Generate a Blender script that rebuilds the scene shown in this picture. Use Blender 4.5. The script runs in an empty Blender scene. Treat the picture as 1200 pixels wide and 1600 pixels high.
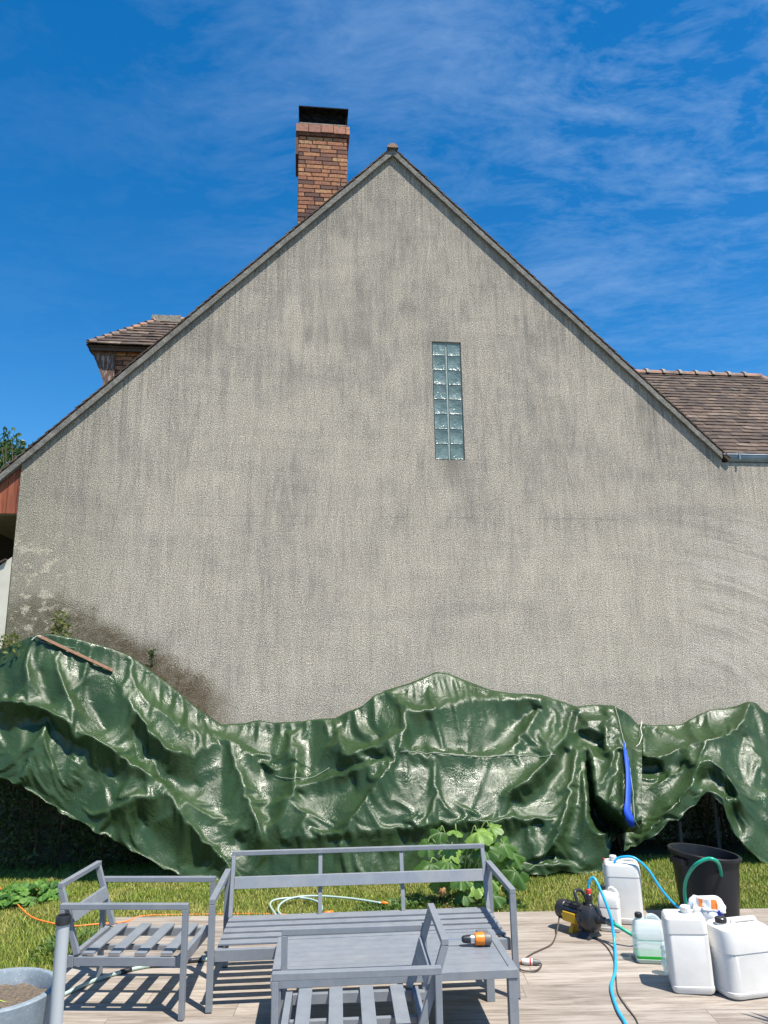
import bpy, bmesh, math, random
import numpy as np
from mathutils import Vector, Matrix, noise
random.seed(7); np.random.seed(7)
rad = math.radians
scene = bpy.context.scene
COL = scene.collection

# ------------------------------------------------------------------ camera
F = 1155.0; CAMH = 2.0; PITCH = rad(12.4); ROLL = rad(0.76)
C0 = np.array([0., 0., CAMH])
fwd = np.array([0., math.cos(PITCH), math.sin(PITCH)])
_r = np.array([1., 0., 0.]); _u = np.cross(_r, fwd)
cr = math.cos(ROLL)*_r - math.sin(ROLL)*_u
cu = math.cos(ROLL)*_u + math.sin(ROLL)*_r
cam_data = bpy.data.cameras.new('camera'); cam = bpy.data.objects.new('camera', cam_data); COL.objects.link(cam)
cam_data.sensor_fit = 'VERTICAL'; cam_data.sensor_height = 36.0; cam_data.lens = F/1600*36
cam_data.clip_start = 0.05; cam_data.clip_end = 3000
cam.matrix_world = Matrix(((cr[0], cu[0], -fwd[0], 0), (cr[1], cu[1], -fwd[1], 0), (cr[2], cu[2], -fwd[2], CAMH), (0, 0, 0, 1)))
scene.camera = cam

# ------------------------------------------------------------------ sun, sky, exposure
SUN_EL = rad(65.0); SUN_AZ = math.atan2(0.685, -0.728)          # azimuth clockwise from +Y
sdir = Vector((math.sin(SUN_AZ)*math.cos(SUN_EL), math.cos(SUN_AZ)*math.cos(SUN_EL), math.sin(SUN_EL)))
sun_d = bpy.data.lights.new('sun', 'SUN'); sun_d.energy = 5.0; sun_d.angle = rad(0.53); sun_d.color = (1.0, 0.94, 0.835)
sun = bpy.data.objects.new('sun', sun_d); COL.objects.link(sun); sun.location = (6, -6, 14)
sun.rotation_euler = sdir.to_track_quat('Z', 'Y').to_euler()
scene.view_settings.view_transform = 'Standard'; scene.view_settings.look = 'None'
scene.view_settings.gamma = 1; scene.view_settings.exposure = 0.72

world = bpy.data.worlds.new('World'); scene.world = world; world.use_nodes = True


class G:
    """small wrapper for building node trees"""
    def __init__(s, nt): s.nt = nt
    def n(s, t, **k):
        x = s.nt.nodes.new(t)
        for a, b in k.items(): setattr(x, a, b)
        return x
    def put(s, sock, v):
        if isinstance(v, bpy.types.NodeSocket): s.nt.links.new(v, sock)
        elif v is not None:
            if sock.type == 'RGBA' and len(v) == 3: v = (*v, 1)
            sock.default_value = v
    def m(s, op, a, b=None, c=None, clamp=False):
        x = s.n('ShaderNodeMath', operation=op, use_clamp=clamp)
        s.put(x.inputs[0], a); s.put(x.inputs[1], b); s.put(x.inputs[2], c)
        return x.outputs[0]
    def map(s, v, scale=(1, 1, 1), loc=(0, 0, 0), rot=(0, 0, 0)):
        x = s.n('ShaderNodeMapping'); s.put(x.inputs['Vector'], v)
        x.inputs['Scale'].default_value = scale; x.inputs['Location'].default_value = loc; x.inputs['Rotation'].default_value = rot
        return x.outputs[0]
    def obj(s): return s.n('ShaderNodeTexCoord').outputs['Object']
    def noise(s, v, scale, detail=3, rough=0.55, dist=0.0):
        x = s.n('ShaderNodeTexNoise'); s.put(x.inputs['Vector'], v)
        x.inputs['Scale'].default_value = scale; x.inputs['Detail'].default_value = detail
        x.inputs['Roughness'].default_value = rough; x.inputs['Distortion'].default_value = dist
        return x.outputs[0]
    def ramp(s, f, stops):
        x = s.n('ShaderNodeValToRGB'); s.put(x.inputs[0], f); e = x.color_ramp.elements
        while len(e) < len(stops): e.new(0.5)
        for i, (p, c) in enumerate(stops):
            if not hasattr(c, '__len__'): c = (c, c, c)
            e[i].position = p; e[i].color = (*c, 1)
        return x.outputs[0]
    def mr(s, f, a, b, c=0., d=1.):
        x = s.n('ShaderNodeMapRange'); s.put(x.inputs[0], f)
        for i, v in enumerate((a, b, c, d)): x.inputs[i+1].default_value = v
        return x.outputs[0]
    def mix(s, f, a, b, mode='MIX'):
        x = s.n('ShaderNodeMix', data_type='RGBA', blend_type=mode); s.put(x.inputs[0], f)
        s.put(x.inputs[6], a); s.put(x.inputs[7], b); return x.outputs[2]
    def sep(s, v):
        x = s.n('ShaderNodeSeparateXYZ'); s.put(x.inputs[0], v); return x.outputs
    def comb(s, a, b, c):
        x = s.n('ShaderNodeCombineXYZ'); s.put(x.inputs[0], a); s.put(x.inputs[1], b); s.put(x.inputs[2], c); return x.outputs[0]
    def bump(s, h, strength=0.5, dist=0.01, nrm=None):
        x = s.n('ShaderNodeBump'); s.put(x.inputs['Height'], h); x.inputs['Strength'].default_value = strength
        x.inputs['Distance'].default_value = dist
        if nrm is not None: s.put(x.inputs['Normal'], nrm)
        return x.outputs[0]
    def attr(s, name): return s.n('ShaderNodeAttribute', attribute_name=name).outputs['Fac']


def mat(name, fn=None, color=(.5, .5, .5), rough=0.6, metal=0.0, bump=None, **kw):
    m = bpy.data.materials.new(name); m.use_nodes = True
    nt = m.node_tree; g = G(nt); p = nt.nodes['Principled BSDF']
    p.inputs['Roughness'].default_value = rough; p.inputs['Metallic'].default_value = metal
    g.put(p.inputs['Base Color'], color)
    for k, v in kw.items(): g.put(p.inputs[k.replace('_', ' ')], v)
    if fn: fn(g, p)
    return m


# world: Nishita sky with thin high cloud
g = G(world.node_tree); bgn = world.node_tree.nodes['Background']
sky = g.n('ShaderNodeTexSky', sky_type='NISHITA', sun_disc=False)
sky.sun_elevation = SUN_EL; sky.sun_rotation = SUN_AZ; sky.air_density = 1.0; sky.dust_density = 0.15; sky.ozone_density = 3.0
hs = g.n('ShaderNodeHueSaturation'); g.put(hs.inputs['Color'], sky.outputs[0]); hs.inputs['Saturation'].default_value = 1.40
hs.inputs['Hue'].default_value = 0.499; hs.inputs['Value'].default_value = 1.75
dv = g.n('ShaderNodeTexCoord').outputs['Generated']; sx = g.sep(dv)
zc = g.m('MAXIMUM', sx[2], 0.06)
cp = g.comb(g.m('DIVIDE', sx[0], zc), g.m('DIVIDE', sx[1], zc), 0.0)
c0 = g.noise(g.map(cp, (1, 1, 1), loc=(2, 5, 0)), 1.3, 3, .55)
wp = g.n('ShaderNodeVectorMath', operation='ADD'); g.put(wp.inputs[0], cp); g.put(wp.inputs[1], g.comb(g.m('MULTIPLY', c0, .45), g.m('MULTIPLY', c0, -.3), 0.0)); wpo = wp.outputs[0]
c1 = g.noise(g.map(wpo, (0.9, 2.2, 1), rot=(0, 0, rad(60))), 1.5, 10, 0.60, 0.15)
c2 = g.noise(g.map(wpo, (1.0, 1.7, 1), loc=(4, 1, 0), rot=(0, 0, rad(62))), 8.0, 7, 0.66, 0.1)
c3 = g.noise(g.map(wpo, (1, 1.6, 1), loc=(9, 3, 0), rot=(0, 0, rad(-10))), 26.0, 4, 0.6, 0.1)
reg = g.noise(g.map(cp, (0.8, 0.5, 1), loc=(3.1, 7.7, 0)), 0.9, 2)
side = g.mr(g.m('ADD', sx[0], g.m('MULTIPLY', sx[2], 0.20)), -0.22, 0.40, 0.16, 1.0)
cl = g.m('ADD', g.m('ADD', g.m('MULTIPLY', c1, 0.62), g.m('MULTIPLY', c2, 0.30)), g.m('MULTIPLY', c3, .12))
cl = g.mr(cl, 0.47, 0.76, 0.0, 1.0)
cl = g.m('MULTIPLY', cl, g.m('MULTIPLY', side, g.mr(sx[2], 0.24, 0.55, 0.0, 1.0)), clamp=True)
cl = g.m('MULTIPLY', cl, g.mr(reg, 0.36, 0.62, 0.25, 1.0), clamp=True)
skc = g.mix(g.m('MULTIPLY', cl, 0.48), hs.outputs[0], (6.4, 8.4, 11.0))
g.put(bgn.inputs[0], skc); bgn.inputs[1].default_value = 0.062


# ------------------------------------------------------------------ helpers
def ray(u, v):
    return fwd*F + cr*(u-600) + cu*(800-v)
def at(u, v, h=0.0):                      # surveyed point at height h
    d = ray(u, v); t = (h-CAMH)/d[2]; return Vector(C0 + d*t)
def atY(u, v, Y):
    d = ray(u, v); return Vector(C0 + d*(Y/d[1]))
AH = rad(6.5); cA, sA = math.cos(AH), math.sin(AH)
def wallY(x): return 9.4 + x*math.tan(AH)


class M:
    def __init__(s): s.v = []; s.f = []; s.r = []; s.cuts = []
    def add(s, vs, fs, r=None):
        o = len(s.v); s.cuts.append((o, len(s.f))); s.v += [tuple(p) for p in vs]; s.f += [tuple(i+o for i in f) for f in fs]
        s.r += [random.random() if r is None else r]*len(fs)
        return s
    def hexa(s, c, r=None):               # 8 corners: bottom 4 ccw, top 4 ccw
        return s.add(c, [(0, 3, 2, 1), (4, 5, 6, 7), (0, 1, 5, 4), (1, 2, 6, 5), (2, 3, 7, 6), (3, 0, 4, 7)], r)
    def box(s, x0, x1, y0, y1, z0, z1, r=None):
        return s.hexa([(x0, y0, z0), (x1, y0, z0), (x1, y1, z0), (x0, y1, z0), (x0, y0, z1), (x1, y0, z1), (x1, y1, z1), (x0, y1, z1)], r)
    def bar(s, p0, p1, a, b, ref=(0, 0, 1), r=None):    # a = size along ref x dir, b = along the other
        p0, p1 = Vector(p0), Vector(p1); d = (p1-p0).normalized(); x = Vector(ref).cross(d)
        if x.length < 1e-4: x = Vector((1, 0, 0)).cross(d)
        x.normalize(); y = d.cross(x); x *= a/2; y *= b/2
        return s.hexa([p0-x-y, p0+x-y, p0+x+y, p0-x+y, p1-x-y, p1+x-y, p1+x+y, p1-x+y], r)
    def tube(s, pts, rr, n=10, cap=True, r=None):
        pts = [Vector(p) for p in pts]; N = len(pts)
        if not hasattr(rr, '__len__'): rr = [rr]*N
        r = random.random() if r is None else r
        vs = []; prev = None
        for i, p in enumerate(pts):
            t = (pts[min(i+1, N-1)] - pts[max(i-1, 0)]).normalized()
            if prev is None:
                a = Vector((0, 0, 1)) if abs(t.z) < .9 else Vector((1, 0, 0)); x = a.cross(t).normalized()
            else:
                x = (prev - t*prev.dot(t)).normalized()
            prev = x; y = t.cross(x)
            for k in range(n):
                q = 2*math.pi*k/n; vs.append(p + (x*math.cos(q) + y*math.sin(q))*rr[i])
        fs = [(i*n+k, i*n+(k+1) % n, (i+1)*n+(k+1) % n, (i+1)*n+k) for i in range(N-1) for k in range(n)]
        if cap: fs += [tuple(range(n-1, -1, -1)), tuple((N-1)*n+k for k in range(n))]
        return s.add(vs, fs, r)
    def lathe(s, prof, n=32, c=(0, 0, 0), sx=1, sy=1, r=None, tilt=None):   # prof [(radius,z)]
        vs = []
        for (q, z) in prof:
            for k in range(n):
                a = 2*math.pi*k/n; p = Vector((q*math.cos(a)*sx, q*math.sin(a)*sy, z))
                if tilt: p.z += tilt(p)
                vs.append(Vector(c)+p)
        N = len(prof)
        fs = [(i*n+k, i*n+(k+1) % n, (i+1)*n+(k+1) % n, (i+1)*n+k) for i in range(N-1) for k in range(n)]
        fs += [tuple(range(n-1, -1, -1)), tuple((N-1)*n+k for k in range(n))]
        return s.add(vs, fs, random.random() if r is None else r)
    def xf(s, mw, start=0):
        s.v[start:] = [tuple(mw @ Vector(p)) for p in s.v[start:]]; return s
    def obj(s, name, m, parent=None, smooth=False, bevel=0, seg=2, loc=None, subsurf=0):
        used = sorted({i for f in s.f for i in f})
        if len(used) < len(s.v):
            ix = {j: i for i, j in enumerate(used)}; s.v = [s.v[j] for j in used]; s.f = [tuple(ix[i] for i in f) for f in s.f]
        me = bpy.data.meshes.new(name); me.from_pydata(s.v, [], s.f)
        a = me.attributes.new('rnd', 'FLOAT', 'FACE'); a.data.foreach_set('value', s.r)
        bm = bmesh.new(); bm.from_mesh(me); bmesh.ops.recalc_face_normals(bm, faces=bm.faces); bm.to_mesh(me); bm.free()
        o = bpy.data.objects.new(name, me); COL.objects.link(o); me.materials.append(m)
        if parent: o.parent = parent
        if loc is not None:
            o.location = loc
        if smooth is True: me.polygons.foreach_set('use_smooth', [True]*len(me.polygons))
        elif smooth:
            me.polygons.foreach_set('use_smooth', [True]*len(me.polygons)); me.set_sharp_from_angle(angle=rad(smooth))
        if bevel:
            b = o.modifiers.new('bevel', 'BEVEL'); b.width = bevel; b.segments = seg; b.limit_method = 'ANGLE'; b.angle_limit = rad(40)
        if subsurf:
            b = o.modifiers.new('sub', 'SUBSURF'); b.levels = subsurf; b.render_levels = subsurf
        return o


def each(m, name, mt, parent, per=1, **k):         # one object for every piece (or every `per` pieces)
    cuts = m.cuts + [(len(m.v), len(m.f))]
    for i in range(0, len(m.cuts), per):
        (v0, f0), (v1, f1) = cuts[i], cuts[min(i+per, len(m.cuts))]
        q = M(); q.v = m.v[v0:v1]; q.f = [tuple(a-v0 for a in f) for f in m.f[f0:f1]]; q.r = m.r[f0:f1]; q.obj(name, mt, parent, **k)
def islands(m, name, mt, parent, **k):             # one object for every connected piece
    par = list(range(len(m.v)))
    def find(a):
        while par[a] != a: par[a] = par[par[a]]; a = par[a]
        return a
    for f in m.f:
        for b in f[1:]: par[find(b)] = find(f[0])
    gr = {}
    for f, q in zip(m.f, m.r): gr.setdefault(find(f[0]), []).append((f, q))
    for fl in gr.values():
        w = M(); w.v = list(m.v); w.f = [f for f, _ in fl]; w.r = [q for _, q in fl]
        if len(fl) > 3: w.obj(name, mt, parent, **k)
def tag(o, label, cat, group=None):
    o['label'] = label; o['category'] = cat
    if group: o['group'] = group
    return o
def kind(o, k): o['kind'] = k; return o
def empty(name, loc=(0, 0, 0), rz=0):
    o = bpy.data.objects.new(name, None); COL.objects.link(o); o.location = loc; o.rotation_euler = (0, 0, rz); o.empty_display_size = .1
    return o
def recenter(o, p):                        # put the origin of a one-mesh thing at its base
    p = Vector(p); o.data.transform(Matrix.Translation(-p)); o.location = p; return o
def catmull(P, k=6):
    P = [Vector(p) for p in P]; Q = [P[0]*2-P[1]] + P + [P[-1]*2-P[-2]]; out = []
    for i in range(1, len(Q)-2):
        a, b, c, d = Q[i-1:i+3]
        for j in range(k):
            t = j/k; out.append(0.5*((2*b) + (c-a)*t + (2*a-5*b+4*c-d)*t*t + (3*b-a-3*c+d)*t**3))
    out.append(P[-1]); return out


# ------------------------------------------------------------------ materials
AZ_W = 9.38
def f_wall(g, p):
    o = g.obj(); x, y, z = g.sep(o)[:3]
    st = g.noise(g.map(o, (5.5, 1, 0.85)), 1.5, 6, 0.68, 0.8)
    st2 = g.noise(g.map(o, (18, 1, 1.1)), 1.0, 5, 0.6)
    bl = g.noise(o, 0.55, 4, 0.6, 0.4)
    bl2 = g.noise(o, 2.2, 5, 0.62)
    # dirt rises with height, less on the lower part
    hz = g.mr(z, 1.5, 8.5, -0.05, 0.045)
    s = g.m('ADD', g.m('ADD', g.m('MULTIPLY', st, 0.28), g.m('MULTIPLY', bl, 0.24)), g.m('ADD', g.m('MULTIPLY', bl2, 0.22), g.m('MULTIPLY', st2, 0.10)))
    s = g.m('ADD', s, g.m('ADD', hz, .05))
    # right-hand wing part cleaner
    s = g.m('SUBTRACT', s, g.m('MULTIPLY', g.mr(x, 4.75, 5.0), 0.07))
    c = g.ramp(s, [(0.37, (.560, .492, .405)), (0.47, (.455, .402, .334)), (0.54, (.335, .302, .258)), (0.64, (.200, .187, .166))])
    # rain tracks: narrow dark vertical lines
    tr = g.mr(g.noise(g.map(o, (9, 1, 0.9), loc=(3, 0, 0)), 2.0, 5, 0.75), 0.58, 0.76, 0.0, 0.5)
    c = g.mix(tr, c, (.17, .165, .14))
    fs_ = g.noise(g.map(o, (30, 1, 1.6), loc=(7, 0, 0)), 1.5, 5, .75, .3)
    c = g.mix(g.mr(fs_, .50, .72, 0, .42), c, (.15, .145, .135))
    c = g.mix(g.mr(g.noise(g.map(o, (12, 1, 2.4), loc=(1, 0, 4)), 1.5, 5, .75, .5), .50, .70, 0, .35), c, (.53, .485, .41))
    # runs of dirt that start at the verge and thin out below it
    rd = g.m('MINIMUM', g.m('SUBTRACT', AZ_W, g.m('MULTIPLY', g.m('SUBTRACT', x, .19), .99)), g.m('ADD', AZ_W, g.m('MULTIPLY', g.m('SUBTRACT', x, .19), 1.004)))
    rd = g.m('SUBTRACT', rd, z)
    rl = g.mr(g.noise(g.comb(g.m('MULTIPLY', x, 1.0), 0., 0.), 3.5, 3, .6), .3, .7, .35, 2.1)
    rn = g.mr(g.noise(g.map(o, (16, 1, .12)), 2.0, 4, .75), .47, .62)
    c = g.mix(g.m('MULTIPLY', g.m('MULTIPLY', rn, g.m('SUBTRACT', 1.0, g.m('DIVIDE', rd, rl), clamp=True)), .55), c, (.125, .12, .108))
    c = g.mix(g.mr(g.noise(g.map(o, (.25, 1, 2.2)), 1.4, 4, .6), .52, .72, 0, .30), c, (.22, .21, .19))
    # scrub marks
    ax_ = g.m('SUBTRACT', x, 3.4); az_ = g.m('SUBTRACT', z, 1.2)
    rr_ = g.m('SQRT', g.m('ADD', g.m('MULTIPLY', ax_, ax_), g.m('MULTIPLY', g.m('MULTIPLY', az_, az_), 2.2))); th_ = g.m('ARCTAN2', az_, ax_)
    sw = g.noise(g.comb(g.m('MULTIPLY', rr_, 4.2), g.m('MULTIPLY', th_, .9), 0.), 1.7, 5, .65, .25)
    swm = g.m('MULTIPLY', g.m('MULTIPLY', g.mr(x, 3.7, 4.5), g.mr(z, 4.3, 3.6, 0., 1.)), g.mr(z, 1.5, 2.0))
    c = g.mix(g.m('MULTIPLY', g.mr(sw, .46, .62, 0, .50), swm), c, (.62, .58, .52))
    c = g.mix(g.m('MULTIPLY', g.mr(sw, .48, .38, 0, .35), swm), c, (.25, .24, .225))
    # brown damp band above the hedge cover
    crest = g.m('MINIMUM', g.m('ADD', 3.02, g.m('MULTIPLY', g.m('ADD', x, 4.0), 0.10)), g.m('SUBTRACT', 2.84, g.m('MULTIPLY', g.m('ADD', x, 3.6), 0.58)))
    dd = g.m('ADD', g.m('SUBTRACT', crest, z), g.m('MULTIPLY', g.m('SUBTRACT', g.noise(o, 3.2, 6, 0.7), 0.5), 0.55))
    dm = g.mr(g.m('ADD', dd, g.m('MULTIPLY', g.m('SUBTRACT', g.noise(o, 38, 5, .85), .5), 1.1)), -0.04, 0.16)
    dm = g.m('MULTIPLY', dm, g.mr(g.noise(o, 9, 5, .8), .30, .60, .60, 1.0))
    c = g.mix(g.m('MULTIPLY', dm, g.mr(x, -1.75, -2.2)), c, (.115, .086, .050))
    # greenish dirt toward left corner
    lc = g.m('MULTIPLY', g.mr(g.m('ADD', x, g.m('MULTIPLY', bl2, .8)), -2.7, -4.2), g.mr(z, 1.5, 4.5, .80, .45))
    c = g.mix(lc, c, (.21, .20, .145))
    # pale lichen blots, left
    li = g.mr(g.noise(g.map(o, (1, 1, 1.2), loc=(1.3, 0, 0)), 5.5, 6, 0.72), .53, .58)
    lm = g.m('MULTIPLY', g.mr(x, -3.5, -4.1), g.m('MULTIPLY', g.mr(z, 3.9, 3.5), g.mr(z, 2.1, 2.7)))
    c = g.mix(g.m('MULTIPLY', g.m('MULTIPLY', li, lm), .85), c, (.56, .50, .38))
    # drip mark below the glass blocks
    dx = g.m('ABSOLUTE', g.m('SUBTRACT', x, 0.93))
    wd = g.m('MULTIPLY', g.mr(g.m('ADD', dx, g.m('MULTIPLY', bl2, .2)), .38, .12), g.m('MULTIPLY', g.mr(z, 4.30, 4.79), g.mr(z, 4.81, 4.79)))
    c = g.mix(g.m('MULTIPLY', wd, .6), c, (.13, .125, .105))
    # grain of the roughcast
    vor = g.n('ShaderNodeTexVoronoi'); g.put(vor.inputs['Vector'], o); vor.inputs['Scale'].default_value = 110
    n1 = g.noise(o, 85, 4, 0.85)
    gr2 = g.noise(o, 38, 3, .8); sp = g.m('MULTIPLY', g.mr(n1, .38, .60, .22, 1.50), g.mr(gr2, .3, .7, .78, 1.22))
    c = g.mix(1.0, c, g.comb(sp, sp, sp), 'MULTIPLY')
    # faint lift line of the render
    ln = g.m('LESS_THAN', g.m('ABSOLUTE', g.m('SUBTRACT', z, g.m('ADD', 3.99, g.m('MULTIPLY', g.noise(o, 2, 2), .02)))), 0.006)
    ln2 = g.m('LESS_THAN', g.m('ABSOLUTE', g.m('SUBTRACT', z, 9.0)), 0.006)
    c = g.mix(g.m('MULTIPLY', g.m('MULTIPLY', g.m('MAXIMUM', ln, ln2), g.mr(bl2, .42, .58)), .32), c, (.12, .12, .10))
    g.put(p.inputs['Base Color'], c)
    h = g.m('ADD', n1, g.m('MULTIPLY', vor.outputs['Distance'], .8))
    g.put(p.inputs['Normal'], g.bump(h, 0.9, 0.009)); p.inputs['Roughness'].default_value = .95
    p.inputs['Specular IOR Level'].default_value = .15
m_wall = mat('roughcast', f_wall)

def f_conc(g, p):
    o = g.obj(); n = g.noise(o, 9, 6, .7); n2 = g.noise(o, 70, 3, .7)
    c = g.ramp(n, [(.3, (.12, .112, .098)), (.5, (.225, .21, .185)), (.7, (.33, .31, .27))])
    c = g.mix(g.mr(n2, .42, .6, .6, 0), c, (.07, .068, .06)); g.put(p.inputs['Base Color'], c)
    g.put(p.inputs['Normal'], g.bump(n2, .6, .01))
m_conc = mat('verge_concrete', f_conc, rough=.95)

def f_tile(g, p):
    o = g.obj(); r = g.attr('rnd')
    c = g.ramp(r, [(0, (.036, .025, .021)), (.3, (.066, .044, .034)), (.6, (.096, .064, .047)), (.85, (.135, .092, .066)), (1, (.21, .165, .13))])
    n = g.noise(o, 14, 5, .7); n2 = g.noise(o, 3, 4, .6)
    c = g.mix(g.mr(n, .48, .66, 0, .75), c, (.06, .052, .045))
    c = g.mix(g.mr(n2, .60, .74, 0, .5), c, (.27, .245, .20))
    g.put(p.inputs['Base Color'], c); g.put(p.inputs['Normal'], g.bump(n, .5, .01))
m_tile = mat('clay_tile', f_tile, rough=.9)
def f_ridge(g, p):
    o = g.obj(); n = g.noise(o, 4, 5, .65); n2 = g.noise(o, 30, 4, .7)
    c = g.ramp(n, [(.35, (.13, .09, .075)), (.5, (.22, .15, .12)), (.6, (.36, .17, .10)), (.72, (.30, .26, .22))])
    c = g.mix(g.mr(n2, .5, .65, 0, .6), c, (.12, .105, .09)); g.put(p.inputs['Base Color'], c)
m_ridge = mat('ridge_tile_clay', f_ridge, rough=.9)
def f_mortar(g, p):
    n = g.noise(g.obj(), 40, 4, .7); g.put(p.inputs['Base Color'], g.ramp(n, [(.35, (.16, .145, .12)), (.65, (.36, .33, .28))]))
m_mortar = mat('lichened_mortar', f_mortar, rough=.95)
def f_brick(g, p):
    o = g.obj(); r = g.attr('rnd')
    c = g.ramp(r, [(0, (.095, .045, .040)), (.18, (.17, .072, .050)), (.36, (.28, .110, .062)), (.55, (.38, .155, .075)), (.78, (.44, .200, .090)), (.92, (.50, .28, .13)), (1, (.13, .060, .050))])
    n = g.noise(o, 26, 5, .7); n2 = g.noise(o, 5, 4, .7)
    c = g.mix(g.mr(n, .46, .66, 0, .8), c, (.055, .028, .022))
    c = g.mix(g.mr(n2, .58, .72, 0, .45), c, (.07, .045, .035))
    g.put(p.inputs['Base Color'], c); g.put(p.inputs['Normal'], g.bump(n, .6, .006))
m_brick = mat('facing_brick', f_brick, rough=.85)
m_brickmortar = mat('brick_mortar', color=(.045, .035, .03), rough=.95)
def f_zinc(g, p):
    n = g.noise(g.obj(), 8, 4); g.put(p.inputs['Base Color'], g.ramp(n, [(.3, (.20, .25, .31)), (.7, (.33, .39, .46))]))
m_zinc = mat('zinc', f_zinc, rough=.42, metal=.55)
def f_wood(g, p):
    o = g.obj(); n = g.noise(g.map(o, (14, 14, 1.2)), 2, 5, .6); n2 = g.noise(o, 5, 4)
    c = g.ramp(n, [(.3, (.17, .040, .018)), (.6, (.34, .095, .04)), (.75, (.42, .15, .075))])
    g.put(p.inputs['Base Color'], c)
m_redwood = mat('stained_boards', f_wood, rough=.7)
def f_post(g, p):
    o = g.obj(); n = g.noise(g.map(o, (10, 10, 2)), 3, 5, .7)
    g.put(p.inputs['Base Color'], g.ramp(n, [(.3, (.05, .032, .028)), (.52, (.16, .085, .06)), (.62, (.40, .34, .29))]))
m_post = mat('flaking_painted_wood', f_post, rough=.85)
m_soffit = mat('soffit_boards', color=(.20, .17, .12), rough=.8)
def f_soot(g, p):
    n = g.noise(g.obj(), 20, 4, .7); g.put(p.inputs['Base Color'], g.ramp(n, [(.45, (.006, .006, .007)), (.75, (.03, .027, .026))]))
m_soot = mat('sooty_metal', f_soot, rough=.9)
m_soot.node_tree.nodes['Principled BSDF'].inputs['Specular IOR Level'].default_value = .08
def f_cream(g, p):
    o = g.obj(); n = g.noise(o, 3, 5, .6); g.put(p.inputs['Base Color'], g.ramp(n, [(.35, (.52, .49, .41)), (.65, (.62, .59, .50))]))
    g.put(p.inputs['Normal'], g.bump(g.noise(o, 60, 3), .4, .005))
m_cream = mat('cream_render', f_cream, rough=.9)
def f_glass(g, p):
    o = g.obj(); n = g.noise(g.map(o, (1, 1, 1)), 26, 3, .6, .6); n2 = g.noise(o, 8, 3)
    g.put(p.inputs['Base Color'], g.ramp(n2, [(.35, (.11, .165, .16)), (.6, (.17, .235, .225)), (.75, (.26, .32, .30))]))
    g.put(p.inputs['Normal'], g.bump(n, .55, .02))
m_glass = mat('pressed_glass', f_glass, rough=.20)
m_glass.node_tree.nodes['Principled BSDF'].inputs['Specular IOR Level'].default_value = .5
m_joint = mat('white_joint', color=(.34, .38, .36), rough=.7)

def f_tarp(g, p):
    o = g.obj()
    wv = g.noise(o, 2.2, 2)                     # direction of the small creases wanders
    w = g.noise(g.map(o, (2.0, 1, 0.7), rot=(0, rad(28), 0)), 27, 4, .72, 1.2)
    wb = g.noise(g.map(o, (0.7, 1, 1.8), rot=(0, rad(18), 0)), 25, 4, .72, 1.2)
    fine = g.noise(o, 150, 3, .7)
    k = g.mr(wv, .42, .58)
    r1 = g.m('ADD', g.m('MULTIPLY', g.m('ABSOLUTE', g.m('SUBTRACT', w, .5)), g.m('SUBTRACT', 1.25, k)), g.m('MULTIPLY', g.m('ABSOLUTE', g.m('SUBTRACT', wb, .5)), g.m('ADD', k, .25)))
    w2 = g.noise(o, 5.5, 3, .6, 1.2)
    n = g.bump(g.m('ABSOLUTE', g.m('SUBTRACT', w2, .5)), .40, .03)
    n = g.bump(r1, .50, .008, n)
    n = g.bump(fine, .12, .0015, n)
    g.put(p.inputs['Normal'], n)
    c = g.ramp(g.noise(o, 1.7, 5, .6), [(.3, (.019, .042, .014)), (.7, (.037, .071, .026))])
    c = g.mix(g.mr(g.noise(o, 30, 4, .7), .62, .75, 0, .35), c, (.14, .18, .12))
    g.put(p.inputs['Base Color'], c)
    g.put(p.inputs['Roughness'], g.mr(g.noise(o, 5, 3), .38, .62, .21, .42))
    p.inputs['Specular IOR Level'].default_value = .40
    p.inputs['Coat Weight'].default_value = .0; p.inputs['Coat Roughness'].default_value = .25
    g.put(p.inputs['Coat Normal'], n)
m_tarp = mat('green_tarp', f_tarp)
m_blue = mat('blue_tarp_lining', color=(.008, .07, .55), rough=.65)
m_seam = mat('pale_seam', color=(.27, .32, .25), rough=.5)
m_rope = mat('white_cord', color=(.72, .70, .64), rough=.8)

def f_alu(g, p):
    o = g.obj(); n = g.noise(o, 12, 4, .7); f = g.noise(o, 260, 2)
    g.put(p.inputs['Base Color'], g.ramp(n, [(.3, (.170, .190, .215)), (.7, (.200, .222, .250))]))
    du = g.noise(o, 4, 6, .75); sc_ = g.noise(g.map(o, (60, 60, 60)), 1.5, 3, .9)
    c = g.ramp(n, [(.3, (.165, .185, .212)), (.7, (.205, .225, .252))]); c = g.mix(g.mr(du, .48, .70, 0, .35), c, (.27, .26, .245))
    c = g.mix(g.mr(sc_, .70, .76, 0, .5), c, (.36, .37, .37)); g.put(p.inputs['Base Color'], c)
    g.put(p.inputs['Normal'], g.bump(f, .12, .001)); g.put(p.inputs['Roughness'], g.mr(du, .35, .65, .34, .62))
m_alu = mat('powder_coated_aluminium', f_alu)
m_screw = mat('bright_screw', color=(.6, .6, .6), rough=.3, metal=1)

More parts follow.
